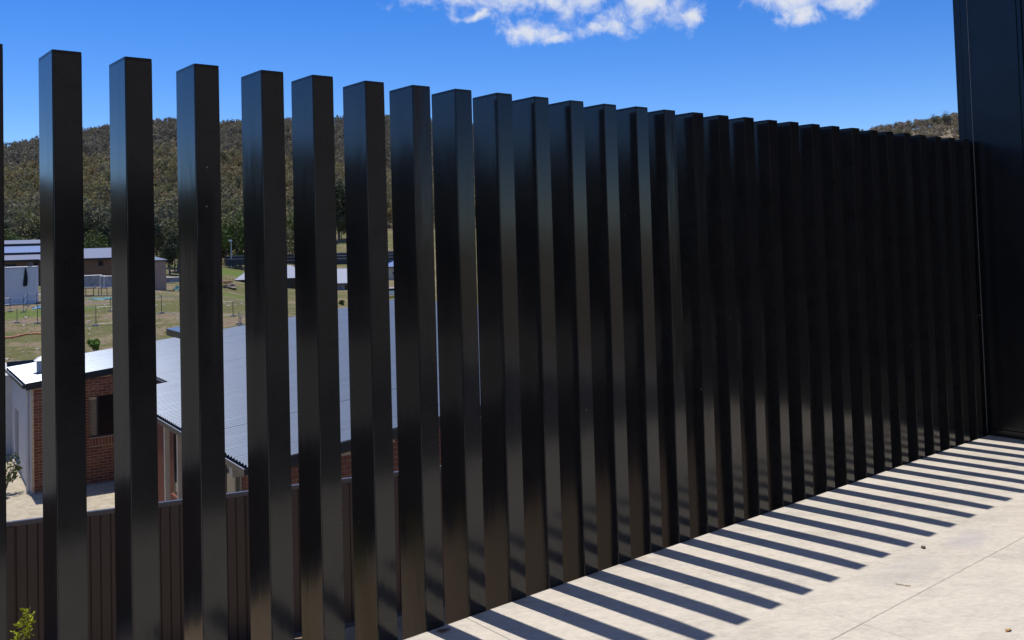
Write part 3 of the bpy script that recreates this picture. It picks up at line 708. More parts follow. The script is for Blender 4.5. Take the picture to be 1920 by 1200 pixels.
    wn = MB(); hbox(wn, WU0, WU1, v0 + 0.06, v0 + 0.12, WZ0, WZ0 + 0.05); hbox(wn, WU0, WU1, v0 + 0.06, v0 + 0.12, WZ1 - 0.045, WZ1); hbox(wn, 0.285, 0.325, v0 + 0.06, v0 + 0.12, WZ0 + .05, WZ1 - .045); hbox(wn, WU1 - 0.04, WU1, v0 + 0.06, v0 + 0.12, WZ0 + .05, WZ1 - .045)
    wn = wn.build('window', 'window_frame', r)
    g = MB(); hbox(g, 0.325, WU1 - 0.04, v0 + 0.085, v0 + 0.095, WZ0 + .05, WZ1 - .045); g.build('pane', 'window_glass', wn)
    # narrow strip of tan bricks imitating a reflection in the glass, no real pier
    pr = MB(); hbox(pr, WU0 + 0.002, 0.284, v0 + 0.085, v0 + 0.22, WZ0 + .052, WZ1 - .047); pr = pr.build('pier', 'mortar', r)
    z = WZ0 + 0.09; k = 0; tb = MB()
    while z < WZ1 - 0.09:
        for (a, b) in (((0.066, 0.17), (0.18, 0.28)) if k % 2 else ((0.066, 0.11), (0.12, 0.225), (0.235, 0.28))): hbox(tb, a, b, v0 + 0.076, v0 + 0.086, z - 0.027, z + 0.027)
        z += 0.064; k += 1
    s = tb.build('brickwork', 'reflected_brick', pr); s['kind'] = 'stuff'
    sl = MB(); hbox(sl, -1.50, 3.2, 14.40, 14.9, HG - 0.2, HG + 0.03); sl.build('slab_edge', 'concrete', r)
    # rendered side wall of the left block, with slit window
    lw = MB(); u0, u1 = -1.44, -1.20
    def uwall(v0, v1, z0, z1): hbox(lw, u0, u1, v0, v1, z0, z1)
    zt = roofz(-1.54) - 0.12
    uwall(14.53, 17.4, HG, zt); uwall(18.3, 19.2, HG, zt); uwall(17.4, 18.3, HG, HG + 0.30); uwall(17.4, 18.3, -3.15, zt)
    lw = lw.build('wall', 'render_white', r)
    g = MB(); hbox(g, -1.36, -1.34, 17.4, 18.3, HG + .30, -3.15); g.build('slit_window', 'window_glass', r)
    g = MB(); hbox(g, -1.52, -1.37, 17.36, 18.34, HG + .27, HG + .31); g.build('sill', 'cream_paint', r)
    dp = MB(); a = h3(-1.50, 14.75, HG); dp.tube(a, (a[0], a[1], zt - 0.05), 0.045, n=10); dp.build('downpipe', 'render_white', r, smooth=False)
    # far part of the rendered wall, stepping out
    fw = MB(); hbox(fw, -2.05, -1.2, 19.36, 24.0, HG, -2.25); fw.build('wall', 'render_white', r)
    # verandah along the left side: wall, window, posts, beam
    vw = MB(); hbox(vw, 1.22, 1.45, 3.2, 14.5, HG, roofz(1.2) - 0.12); vw = vw.build('wall', 'mortar', r)
    courses(vw, 3.2, 14.4, 1.214, lambda u: roofz(1.2) - 0.16, [(7.2, 9.6, -4.45, -2.45), (4.2, 6.4, -4.9, -2.3)], axis='v')
    for (a, b, z0, z1) in ((7.2, 9.6, -4.45, -2.45), (4.2, 6.4, -4.9, -2.3)):
        g = MB(); hbox(g, 1.195, 1.219, a, b, z0, z0 + .06); hbox(g, 1.195, 1.219, a, b, z1 - .06, z1); hbox(g, 1.195, 1.219, a, a + .06, z0 + .06, z1 - .06); hbox(g, 1.195, 1.219, b - .06, b, z0 + .06, z1 - .06); hbox(g, 1.195, 1.219, (a + b)/2 - .03, (a + b)/2 + .03, z0 + .06, z1 - .06)
        g = g.build('window', 'window_frame', r)
        q = MB(); hbox(q, 1.205, 1.217, a + .06, (a + b)/2 - .03, z0 + .06, z1 - .06); q.build('pane', 'window_glass', g)
        q = MB(); hbox(q, 1.205, 1.217, (a + b)/2 + .03, b - .06, z0 + .06, z1 - .06); q.build('pane', 'window_glass', g)
        q = MB(); hbox(q, 1.13, 1.194, a - .05, b + .05, z0 - .08, z0 - .002); q.build('sill', 'brick_red', g)
    for v in (7.02, 5.92):
        q = MB(); hbox(q, 0.36, 0.46, v - .05, v + .05, HG, -2.06); q.build('post', 'cream_paint', r)
    q = MB(); hbox(q, 0.34, 0.48, 5.86, 9.7, -2.05, -1.93); q.build('verandah_beam', 'cream_paint', r)
    q = MB(); hbox(q, 0.42, 3.2, 2.30, 2.48, -2.52, -2.24); q.build('cross_beam', 'cream_paint', r)
    q = MB(); hslope(q, 0.03, 1.2, 2.5, 9.7, -0.16, -0.105); q.build('soffit', 'cream_paint', r)
    q = MB(); hbox(q, 0.95, 1.20, 2.95, 3.18, HG, roofz(1.1) - 0.13); q.build('pier', 'brick_red', r)
    # stepped roof corners behind
    for (px, py, px2, py2, w, hh) in ((311.5, 617, 352, 628, 0.5, 0.22),):
        z = -1.25 if px < 400 else -0.98
        a = at_z(px, py, z); b = at_z(px2, py2, z)
        e = np.array([HU[0]*w, HU[1]*w, HK*w])
        top = [a, b, b + e, a + e]
        MB().hexa([(p[0], p[1], p[2] - hh) for p in (b, b + e, a + e, a)], [tuple(p) for p in (b, b + e, a + e, a)]).build('rear_roof', 'fascia', r)
        MB().hexa([(p[0], p[1], p[2] + 0.004) for p in (b, b + e, a + e, a)], [(p[0], p[1], p[2] + 0.02) for p in (b, b + e, a + e, a)]).build('rear_roof_sheet', 'roof_metal', r)
        c = (a + b)/2 + e*0.4
        MB().box(c[0] - 0.1, c[0] + 0.3, c[1] - 0.4, c[1] + 0.4, HG, z - hh - 0.02).build('rear_wall', 'mortar', r)
build_house()

# ------------------------------------------------------------------ foliage builders
def leaf_cards(n, rad, size, seed, clumps=14, flat=0.75):
    g = np.random.default_rng(seed)
    cc = g.normal(size=(clumps, 3)); cc /= np.linalg.norm(cc, axis=1)[:, None]; cc *= (g.uniform(0.35, 0.85, (clumps, 1)))
    cr = g.uniform(0.25, 0.45, clumps)
    k = g.integers(0, clumps, n); d = g.normal(size=(n, 3)); d /= np.linalg.norm(d, axis=1)[:, None]
    P = cc[k] + d*(cr[k]*g.uniform(0.6, 1.0, n))[:, None]
    nrm = d + 0.5*g.normal(size=(n, 3)) + P*0.4; nrm /= np.linalg.norm(nrm, axis=1)[:, None]
    t = np.cross(nrm, g.normal(size=(n, 3))); t /= np.linalg.norm(t, axis=1)[:, None]; b = np.cross(nrm, t)
    s = size*g.uniform(0.6, 1.3, (n, 1)); asp = g.uniform(0.45, 0.9, (n, 1))
    P = P*np.array(rad)
    Q = np.stack([P - t*s, P - b*s*asp, P + t*s, P + b*s*asp], 1)
    return Q
def card_mesh(name, Q, mat):
    n = len(Q); me = bpy.data.meshes.new(name); me.vertices.add(4*n); me.vertices.foreach_set('co', Q.reshape(-1).astype(np.float32))
    me.loops.add(4*n); me.loops.foreach_set('vertex_index', np.arange(4*n, dtype=np.int32))
    me.polygons.add(n); me.polygons.foreach_set('loop_start', np.arange(0, 4*n, 4, dtype=np.int32)); me.polygons.foreach_set('loop_total', np.full(n, 4, np.int32))
    me.update(calc_edges=True); me.materials.append(MAT[mat]); return me
def tree_proto(seed, h, cw, mat, n=3600, low=0.14):
    g = np.random.default_rng(seed); tr = MB()
    base = np.zeros(3); p = base.copy(); rr = h*0.022
    tops = []
    for k in range(4):
        q = p + np.array([g.normal()*h*0.02, g.normal()*h*0.02, h*0.17]); tr.tube(p, q, rr, rr*0.82, 7); p = q; rr *= 0.82
        for _ in range(2 if k else 1):
            a = g.uniform(0, 6.28); e = p + np.array([math.cos(a)*cw*0.55, math.sin(a)*cw*0.55, h*g.uniform(0.1, 0.22)]); tr.tube(p, e, rr*0.55, rr*0.2, 5); tops.append(e)
    me = tr.mesh('trunk'); me.materials.append(MAT['bark'])
    Q = leaf_cards(n, (cw, cw*0.95, h*(1 - low)*0.5), h*0.021, seed, 26); Q[:, :, 2] += h*(low + (1 - low)*0.5)
    return me, card_mesh('crown', Q, mat)
def add_tree(name, label, cat, loc, meshes, scale, rz, group=None, mat=None):
    t = thing(name, label, cat, loc, group); t.scale = (scale,)*3; t.rotation_euler = (0, 0, rz)
    link('trunk', meshes[0], t); c = link('crown', meshes[1], t)
    return t

# ------------------------------------------------------------------ forest on the hills
PROTO = [leaf_cards(165, (1, 1, 0.95), 0.145, 100 + k, 12) for k in range(10)]
PROTO_FINE = [leaf_cards(270, (1, 1, 0.95), 0.108, 200 + k, 16) for k in range(10)]
PROTO_LOW = [leaf_cards(60, (1, 1, 0.95), 0.28, 300 + k, 9) for k in range(10)]
def forest(name, label, cat, pts, hs, tints, ratio=0.62, proto=None):
    proto = proto or PROTO
    Qs = []; Ts = []
    g = np.random.default_rng(len(pts))
    for (P, h, tnt) in zip(pts, hs, tints):
        a = g.uniform(0, 6.28); Rz = np.array([[math.cos(a), -math.sin(a), 0], [math.sin(a), math.cos(a), 0], [0, 0, 1]])
        q = proto[g.integers(0, 10)] @ Rz.T
        w = h*ratio*g.uniform(0.8, 1.2)*0.5
        q = q*np.array([w, w, h*0.40]) + np.array([P[0], P[1], P[2] + h*0.58]); Qs.append(q); Ts.append(np.repeat(tnt[None, :], len(q), 0))
        # trunk: two crossed slim blades
        for (dx, dy) in ((1, 0), (0, 1)):
            r_ = h*0.018; Qs.append(np.array([[[P[0] - dx*r_, P[1] - dy*r_, P[2] - 0.5], [P[0] + dx*r_, P[1] + dy*r_, P[2] - 0.5], [P[0] + dx*r_, P[1] + dy*r_, P[2] + h*0.6], [P[0] - dx*r_, P[1] - dy*r_, P[2] + h*0.6]]])); Ts.append(np.array([[0.20, 0.17, 0.14]]))
    Q = np.concatenate(Qs); T = np.concatenate(Ts)
    me = card_mesh(name, Q, 'forest_leaf')
    at = me.attributes.new('tint', 'FLOAT_COLOR', 'FACE')
    T = T*np.random.default_rng(5).uniform(0.85, 1.15, (len(T), 1))
    at.data.foreach_set('color', np.concatenate([T, np.ones((len(T), 1))], 1).astype(np.float32).reshape(-1))
    o = link(name, me); o['kind'] = 'stuff'; tag(o, label, cat); return o
def scatter(n, az0, az1, d0, d1, hlo, hhi, pal, power=1.0):
    g = RNG; az = g.uniform(az0, az1, n); D = d0 + (d1 - d0)*g.uniform(0, 1, n)**power
    z = zground(az, D); pts = np.stack([CAM[0] + D*np.sin(az), CAM[1] + D*np.cos(az), z], 1)
    pal = np.array(pal); tn = np.array([1.60, 1.46, 1.42])*pal[g.integers(0, len(pal), n)]*g.uniform(0.85, 1.15, (n, 1))
    return pts, g.uniform(hlo, hhi, n), tn
FAR = [(0.118, 0.113, 0.085), (0.110, 0.104, 0.076), (0.125, 0.118, 0.088), (0.102, 0.102, 0.078), (0.118, 0.12, 0.078)]
MID = [(0.135, 0.132, 0.058), (0.125, 0.125, 0.062), (0.115, 0.118, 0.068), (0.145, 0.132, 0.064), (0.11, 0.11, 0.075), (0.145, 0.122, 0.068)]
LOWP = [(0.105, 0.11, 0.058), (0.095, 0.10, 0.055), (0.115, 0.112, 0.055), (0.08, 0.10, 0.035), (0.095, 0.095, 0.065)]
P1, H1, T1 = scatter(2800, 0.08, 0.68, 560, 1160, 9, 15, FAR, 0.8)
forest('far_forest', 'grey brown eucalypt forest covering the far hill up to its skyline', 'forest', P1, H1, T1)
P2, H2, T2 = scatter(1900, 0.10, 0.66, 300, 535, 8, 14, MID, 0.8)
k2 = (P2[:, 2] > 0); forest('spur_forest', 'olive bushland covering the lower spur in front of the far hill', 'forest', P2[k2], H2[k2], T2[k2], proto=PROTO_FINE)
P3, H3, T3 = scatter(420, 0.02, 0.46, 215, 300, 8, 13, LOWP)
forest('foot_forest', 'mixed grey green woodland at the foot of the spur behind the far houses', 'forest', P3, H3, T3, proto=PROTO_FINE)
P4, H4, T4 = scatter(900, -0.55, -0.02, 210, 900, 9, 15, MID + FAR, 1.3)
P4b, H4b, T4b = scatter(1000, -1.35, -0.36, 60, 420, 9, 14, LOWP, 1.6)
P4 = np.concatenate([P4, P4b]); H4 = np.concatenate([H4, H4b]); T4 = np.concatenate([T4, T4b])
forest('side_forest', 'bushland on the slopes left of the valley', 'forest', P4, H4, T4, proto=PROTO_LOW)
SCR = [(0.15, 0.135, 0.105), (0.135, 0.125, 0.09), (0.165, 0.15, 0.11), (0.13, 0.13, 0.075)]
P5, H5, T5 = scatter(1300, 0.94, 1.28, 340, 424, 1.6, 4.2, SCR, 0.6)
forest('hill_scrub', 'dry grey scrub covering the hill behind the end of the batten fence', 'scrub', P5, H5, T5, 1.0)

# trees one can tell apart
protos = {'grey': tree_proto(1, 12, 3.9, 'gum_grey'), 'olive': tree_proto(2, 12, 3.8, 'gum_olive'), 'green': tree_proto(3, 9, 3.6, 'tree_green', 3000, 0.08), 'dark': tree_proto(4, 12, 3.2, 'tree_dark', 3000, 0.1), 'scrag': tree_proto(5, 8, 2.6, 'gum_grey', 1200, 0.3)}
def tree_at(px, D, kind, hpx_top, label, nm='gum_tree', group=None):
    d = ray(px, 460); az = math.atan2(d[0], d[1]); z = float(zground(az, D)); x, y = CAM[0] + D*math.sin(az), CAM[1] + D*math.cos(az)
    _, el = azel(px, hpx_top); top = CAM[2] + D*el; base_h = {'grey': 12, 'olive': 12, 'green': 9, 'dark': 12, 'scrag': 8}[kind]
    return add_tree(nm, label, 'tree', (x, y, z - 0.1), protos[kind], max(0.2, (top - z)/base_h), px*1.3, group)
tree_at(30, 172, 'grey', 385, 'grey crowned gum rising behind the stepped blue roofs')
tree_at(60, 165, 'olive', 405, 'olive gum standing close behind the stepped blue roofs')
tree_at(18, 160, 'green', 425, 'low green tree at the back of the stepped blue roofs', 'bushy_tree')
tree_at(178, 168, 'green', 428, 'bright green rounded tree behind the long brown brick house', 'bushy_tree')
tree_at(200, 175, 'dark', 410, 'dark dense tree behind the long brown brick house', 'dark_tree')
tree_at(172, 190, 'grey', 370, 'tall grey gum above the long brown brick house')
tree_at(214, 186, 'grey', 380, 'grey gum beside the dark tree behind the brown house')
tree_at(305, 178, 'grey', 372, 'tall grey gum above the small pink brick shed')
tree_at(318, 160, 'dark', 425, 'near black tree directly behind the small pink brick shed', 'dark_tree')
tree_at(333, 168, 'olive', 408, 'olive gum right of the small pink brick shed')
tree_at(424, 210, 'olive', 398, 'olive gum behind the slim light pole')
tree_at(452, 205, 'green', 385, 'bright green tree near the slim light pole', 'bushy_tree')
tree_at(421, 216, 'dark', 440, 'low dark tree at the foot of the slim light pole', 'dark_tree')
tree_at(547, 240, 'green', 395, 'green tree on the slope above the striped retaining walls', 'bushy_tree')
tree_at(641, 260, 'olive', 400, 'olive gum at the top of the dry grass slope')
tree_at(636, 262, 'dark', 330, 'tall dark tree at the top of the dry grass slope', 'dark_tree')
for (px, D, top, lb) in ((1787, 395, 207, 'tallest scraggy tree on the dry hill beside the dark wall'), (1761, 400, 213, 'thin bare topped tree on the dry hill next to the tallest one'), (1691, 412, 227, 'small lone tree on the skyline of the dry hill'), (1722, 405, 231, 'round bushy tree below the skyline of the dry hill'), (1740, 402, 224, 'twiggy tree between two shrubs on the dry hill')):
    t = tree_at(px, D, 'scrag', top, lb, 'scrub_tree')

# ------------------------------------------------------------------ far houses
def frame_at(px, py, D=None):
    if D is None: P = gp(px, py)
    else:
        d = ray(px, py); h = math.hypot(d[0], d[1]); az = math.atan2(d[0], d[1]); P = np.array([CAM[0] + D*math.sin(az), CAM[1] + D*math.cos(az), 0]); P[2] = float(zground(az, D))
    return P
class LF:            # local frame at a far thing: a = to the right, b = away, z up
    def __init__(s, P, turn=0.0):
        az = math.atan2(P[0] - CAM[0], P[1] - CAM[1]) + turn
        s.P = np.asarray(P); s.b = np.array([math.sin(az), math.cos(az)]); s.a = np.array([s.b[1], -s.b[0]])
    def p(s, a, b, z): q = s.P[:2] + s.a*a + s.b*b; return (q[0], q[1], s.P[2] + z)
    def box(s, mb, a0, a1, b0, b1, z0, z1, z1b=None):   # z1 at front, z1b at back
        z1b = z1 if z1b is None else z1b
        return mb.hexa([s.p(a0, b0, z0), s.p(a1, b0, z0), s.p(a1, b1, z0), s.p(a0, b1, z0)], [s.p(a0, b0, z1), s.p(a1, b0, z1), s.p(a1, b1, z1b), s.p(a0, b1, z1b)])
    def slab(s, mb, a0, a1, b0, b1, z0, z1, t, zr=None):  # tilted roof slab: front z0, back z1
        return mb.hexa([s.p(a0, b0, z0 - t), s.p(a1, b0, z0 - t), s.p(a1, b1, z1 - t), s.p(a0, b1, z1 - t)], [s.p(a0, b0, z0), s.p(a1, b0, z0), s.p(a1, b1, z1), s.p(a0, b1, z1)])
def zpx(P, px, py): return CAM[2] + (P - CAM)[:2] @ (P - CAM)[:2]**0 * 0 + math.hypot(*(P - CAM)[:2])*azel(px, py)[1]     # height seen at a pixel, at P's distance

def win(L_, r, a0, a1, z0, z1, b=-0.03, frame='window_frame'):
    w = MB(); L_.box(w, a0, a1, b - 0.03, b, z0, z1); w = w.build('window', frame, r)
    g = MB(); L_.box(g, a0 + 0.08, a1 - 0.08, b - 0.045, b - 0.032, z0 + 0.08, z1 - 0.08); g.build('pane', 'window_glass', w)

def stepped_house():
    P = frame_at(45, 520, 135); L_ = LF(P, 0.05); D = 135.0
    zz = lambda py, dd: CAM[2] + dd*azel(45, py)[1] - P[2]
    r = thing('stepped_house', 'brown brick house with three stepped blue grey roofs behind the white site box', 'house', P)
    a0, a1 = -7.5, 3.3
    w = MB(); L_.box(w, a0 + .3, a1 - .3, 0, 12.4, -0.6, zz(488, D), zz(488, D) + 0.6); w.build('wall', 'brown_brick_far', r)
    for k, (pf, pb, dd, mat) in enumerate(((487, 477, 0, 'roof_far'), (473.5, 460.5, 4.2, 'roof_far_blue'), (457, 450, 8.4, 'roof_far'))):
        zf = zz(pf, D + dd); zb = zz(pb, D + dd + 4.1)
        s = MB(); L_.slab(s, a0, a1, dd - 0.3, dd + 4.1, zf, zb, 0.05); rf = s.build('roof', mat, r)
        s = MB(); L_.box(s, a0, a1, dd - 0.34, dd - 0.305, zf - 0.24, zf + 0.01); s.build('fascia', 'fascia', rf)
        if k: s = MB(); L_.box(s, a0 + .2, a1 - .2, dd - 0.2, dd + 3.9, zf - 1.2, zf - 0.07); s.build('clerestory_wall', 'dark_wall_far', r)
    win(L_, r, -2.3, -0.9, zz(505, D), zz(494, D)); win(L_, r, 1.1, 1.6, zz(500, D), zz(492, D))
stepped_house()
def long_house():
    P = frame_at(190, 522, 132); L_ = LF(P, 0.03); D = 132.0
    zz = lambda py, dd=0: CAM[2] + (D + dd)*azel(190, py)[1] - P[2]
    r = thing('long_brick_house', 'long brown brick house with one flat grey roof plane and a single small window', 'house', P)
    w = MB(); L_.box(w, -6.8, 5.6, 0, 8, -0.6, zz(484)); w.build('wall', 'brown_brick_far', r)
    s = MB(); L_.slab(s, -7.2, 5.9, -0.5, 7.0, zz(483.5), zz(465, 7), 0.06); rf = s.build('roof', 'roof_far', r)
    s = MB(); L_.box(s, -7.2, 5.9, -0.56, -0.505, zz(483.5) - 0.22, zz(483.5) + 0.015); s.build('gutter', 'fascia', rf)
    win(L_, r, -0.35, 0.25, zz(499), zz(488))
long_house()
def pink_shed():
    P = frame_at(312, 526, 118); L_ = LF(P, -0.75); D = 118.0
    zz = lambda py: CAM[2] + D*azel(312, py)[1] - P[2]
    r = thing('brick_shed', 'small pink brick shed with a tilted grey roof and one upright window', 'shed', P)
    # corner at the origin; one face runs left (a<0), the other runs back (b>0)
    zc = zz(489); zr = zc + 0.45
    w = MB(); w.hexa([L_.p(-3.6, 0, -.6), L_.p(0, 0, -.6), L_.p(0, 2.2, -.6), L_.p(-3.6, 2.2, -.6)], [L_.p(-3.6, 0, zc), L_.p(0, 0, zc), L_.p(0, 2.2, zr), L_.p(-3.6, 2.2, zr)]); w.build('wall', 'pink_brick_far', r)
    s = MB(); s.hexa([L_.p(-3.8, -.15, zc - .02), L_.p(.15, -.15, zc - .02), L_.p(.15, 2.35, zr), L_.p(-3.8, 2.35, zr)], [L_.p(-3.8, -.15, zc + .10), L_.p(.15, -.15, zc + .10), L_.p(.15, 2.35, zr + .12), L_.p(-3.8, 2.35, zr + .12)]); s.build('fascia', 'fascia', r)
    s = MB(); s.hexa([L_.p(-3.78, -.13, zc + .105), L_.p(.13, -.13, zc + .105), L_.p(.13, 2.33, zr + .125), L_.p(-3.78, 2.33, zr + .125)], [L_.p(-3.78, -.13, zc + .13), L_.p(.13, -.13, zc + .13), L_.p(.13, 2.33, zr + .15), L_.p(-3.78, 2.33, zr + .15)]); s.build('roof_sheet', 'roof_far', r)
    z0, z1 = zz(503), zz(493)
    w = MB(); w.hexa([L_.p(.01, .8, z0), L_.p(.05, .8, z0), L_.p(.05, 1.35, z0), L_.p(.01, 1.35, z0)], [L_.p(.01, .8, z1), L_.p(.05, .8, z1), L_.p(.05, 1.35, z1), L_.p(.01, 1.35, z1)]); w = w.build('window', 'window_frame', r)
    g = MB(); g.hexa([L_.p(.051, .87, z0 + .07), L_.p(.06, .87, z0 + .07), L_.p(.06, 1.28, z0 + .07), L_.p(.051, 1.28, z0 + .07)], [L_.p(.051, .87, z1 - .07), L_.p(.06, .87, z1 - .07), L_.p(.06, 1.28, z1 - .07), L_.p(.051, 1.28, z1 - .07)]); g.build('pane', 'window_glass', w)
pink_shed()
def valley_house(nm, lab, pxc, pyb, D, a0, a1, py_eave, py_ridge, wallmat, wins, roofmat='roof_valley', turn=0.0, hip=True):
    P = frame_at(pxc, pyb, D); L_ = LF(P, turn)
    zz = lambda py, dd=0: CAM[2] + (D + dd)*azel(pxc, py)[1] - P[2]
    r = thing(nm, lab, 'house', P)
    ze = zz(py_eave); zr = zz(py_ridge, 5)
    w = MB(); L_.box(w, a0 + .4, a1 - .4, 0, 9, zz(pyb) - 1.0, ze - 0.02); w.build('wall', wallmat, r)
    hp = 3.0 if hip else 0.01
    v = [L_.p(a0, -.5, ze), L_.p(a1, -.5, ze), L_.p(a1, 9.5, ze), L_.p(a0, 9.5, ze), L_.p(a0 + hp, 4.5, zr), L_.p(a1 - hp, 4.5, zr)]
    rf = MB().add(v, [(3, 2, 1, 0), (0, 1, 5, 4), (1, 2, 5), (2, 3, 4, 5), (3, 0, 4)]).build('roof', roofmat, r)
    g = MB(); L_.box(g, a0, a1, -.58, -.51, ze - .18, ze + .02); g.build('gutter', 'fascia', rf)
    for (b0, b1, p0, p1) in wins: win(L_, r, b0, b1, zz(p0), zz(p1))
    return r, L_, zz
valley_house('hip_roof_house', 'dark walled house with a plain pale grey hipped roof down in the valley', 512, 549, 165, -6.3, 6.2, 522.5, 498, 'dark_wall_far', [(-3, -1.6, 545, 530), (3.1, 4.3, 545, 530)])
r_, L_, zz = valley_house('pale_house', 'pale grey rendered house with a light blue roof down in the valley', 655, 556, 165, -3.2, 5.0, 530.5, 503, 'grey_wall_far', [(-.75, .2, 548, 534)], turn=0.1, hip=False)
for a in (-1.45,): q = MB(); L_.box(q, a - .06, a + .06, -.45, -.33, -.5, zz(531.5) - .2); q.build('post', 'steel_dark', r_)
valley_house('cream_house', 'cream walled house with a small square window behind the parked white car', 742, 524, 190, -2.6, 6, 500, 486, 'cream_paint', [(-.6, .1, 514, 510)], 'roof_far_blue')
# striped retaining walls
def tier(nm, lab, px0, px1, D, rows):
    P = frame_at((px0 + px1)/2, 480, D); L_ = LF(P); w = (px1 - px0)/FPX*D/2
    zz = lambda py, dd=0: CAM[2] + (D + dd)*azel((px0 + px1)/2, py)[1] - P[2]
    r = thing(nm, lab, 'retaining wall', P)
    for k, (pt, pb) in enumerate(rows):
        b = MB(); dd = (len(rows) - 1 - k)*1.0; L_.box(b, -w, w, dd, dd + 0.5, zz(pb, dd) - (0.8 if k == len(rows) - 1 else 0.3), zz(pt, dd)); b.build('tier', 'retaining', r)
        c = MB(); L_.box(c, -w, w, dd - .06, dd + .52, zz(pt, dd) + .01, zz(pt, dd) + .14); c.build('capping', 'concrete', r)
tier('tiered_wall', 'dark tiered retaining wall with pale capping lines below the dry grass slope', 520, 800, 225, [(474, 478), (479, 484), (485, 491)])
tier('low_wall', 'low dark retaining wall near the slim light pole', 427, 475, 200, [(480.5, 484), (486, 490)])

# ------------------------------------------------------------------ building site in the field
def site_box():
    P = gp(38, 571); D = math.hypot(*(P - CAM)[:2]); L_ = LF(P, 0.12); zz = lambda py: CAM[2] + D*azel(38, py)[1] - P[2]; s = D/FPX
    r = thing('site_box', 'white boxy site hut with a black cloth hanging down its front', 'site hut', P)
    H = zz(502)
    MB_ = MB(); L_.box(MB_, -27*s, 22*s, 0, 2.6, -0.25, H); MB_.build('body', 'white_panel', r, bevel=0.04)
    q = MB(); L_.box(q, -27.6*s, 22.6*s, -.06, 2.66, H + .01, H + .07); q.build('top_sheet', 'white_metal', r)
    c = MB(); n = 9; V = []
    for k in range(n + 1):
        t = k/n; z = zz(502 + 35*t); wd = (0.5 + 2.9*math.sin(min(1, t*1.25)*math.pi/2))*s*(1 if t < .9 else .8); ax = (8.3 - 1.6*t + 1.1*math.sin(t*2.4))*s
        V += [L_.p(ax - wd, -.07 - .03*math.sin(k), z), L_.p(ax + wd*.9, -.10 + .03*math.sin(k), z), L_.p(ax + wd*.9, -.02, z), L_.p(ax - wd, -.02, z)]
    Fc = []
    for k in range(n):
        o = 4*k
        for j in range(4): Fc.append((o + j, o + (j + 1) % 4, o + 4 + (j + 1) % 4, o + 4 + j))
    c.add(V, Fc + [(3, 2, 1, 0), (4*n, 4*n + 1, 4*n + 2, 4*n + 3)]); c.build('cloth', 'black_cloth', r)
    for (a, w_, zt) in ((13.5*s, 3.2*s, 0.33), (-26*s, 2.5*s, -.1)):
        q = MB(); L_.box(q, a - w_, a + w_, .4, .9, H + .08, H + .08 + abs(zt)); q.build('roof_unit', 'steel_dark', r)
site_box()
def panel(px0, px1, pyt, pyb, lab, grp, mesh=True):
    P = gp((px0 + px1)/2, pyb); D = math.hypot(*(P - CAM)[:2]); L_ = LF(P); s = D/FPX; w = (px1 - px0)/2*s; H = (pyb - pyt)*s
    r = thing('site_fence_panel', lab, 'fence panel', P, grp)
    f = MB()
    for a in (-w, w): f.tube(L_.p(a, 0, -.05), L_.p(a, 0, H), 0.045, n=6)
    for z in (0.12*H, H): f.tube(L_.p(-w, 0, z), L_.p(w, 0, z), 0.05, n=6)
    f.build('frame', 'white_metal', r)
    if mesh:
        q = MB(); L_.box(q, -w + .05, w - .05, .01, .03, .14*H, H - .06); q.build('shade_cloth', 'shade_mesh', r)
    for a in (-w, w): q = MB(); L_.box(q, a - .12, a + .12, -.3, .3, -.06, .10); q.build('foot', 'concrete', r)
panel(57, 70, 507, 532, 'white framed site fence panel right beside the white site hut', 'site fence panels')
panel(70.5, 84, 508, 532, 'white framed site fence panel second from the white site hut', 'site fence panels')
panel(156, 188, 519, 541, 'white framed fence panel with grey cloth below the long brick house', 'site fence panels')
panel(188.7, 196.5, 520, 541, 'narrow white framed gate panel below the long brick house', 'site fence panels')
panel(197, 216, 520, 541, 'white framed fence panel right of the narrow gate panel', 'site fence panels')
panel(297, 340, 521, 531, 'low white framed panel in front of the pink brick shed', 'site fence panels')
# steel trestle, tarps, rubble
def trestle():
    P = gp(190, 555); D = math.hypot(*(P - CAM)[:2]); s = D/FPX; L_ = LF(P)
    r = thing('steel_trestle', 'dark steel trestle frame standing on bare soil below the fence panels', 'trestle', P)
    for a in (-24, -12, -4, 0, 9): q = MB(); q.tube(L_.p(a*s, 0, -.05), L_.p(a*s, 0, 13*s), .035, n=6); q.build('leg', 'steel_dark', r)
    q = MB(); q.tube(L_.p(-26*s, 0, 1.2*s), L_.p(26*s, 0, 0.2*s), .05, n=6); q.build('rail', 'steel_dark', r)
    q = MB(); L_.box(q, -28*s, -14*s, -.2, .3, 13*s, 14.6*s); q.build('board', 'timber', r)
trestle()
def lump(nm, lab, cat, px, py, wpx, hpx, mat, seed, n=10, mm=6):
    g = np.random.default_rng(seed); P = gp(px, py); D = math.hypot(*(P - CAM)[:2]); s = D/FPX
    V = []; Fc = []
    for j in range(mm + 1):
        ph = math.pi/2*j/mm
        for i in range(n):
            th = 2*math.pi*i/n; k = 1 + 0.28*g.normal()*(1 if j < mm else 0)
            V.append((P[0] + wpx*s/2*k*math.cos(ph)*math.cos(th), P[1] + wpx*s/2*k*math.cos(ph)*math.sin(th)*1.3, P[2] - 0.08 + hpx*s*math.sin(ph)*(1 + 0.15*g.normal())))
    for j in range(mm):
        for i in range(n): Fc.append((j*n + i, j*n + (i + 1) % n, (j + 1)*n + (i + 1) % n, (j + 1)*n + i))
    Fc.append(tuple(mm*n + i for i in range(n)))
    o = MB().add(V, Fc).build(nm, mat, None, P); return tag(o, lab, cat)
lump('tarp_heap', 'crumpled green tarp lying in front of the steel trestle', 'tarp', 193, 561, 46, 4.5, 'green_tarp', 1)
lump('tarp_heap', 'crumpled blue tarp hung on the wire fence on green grass', 'tarp', 72, 579, 16, 6, 'blue_tarp', 2)
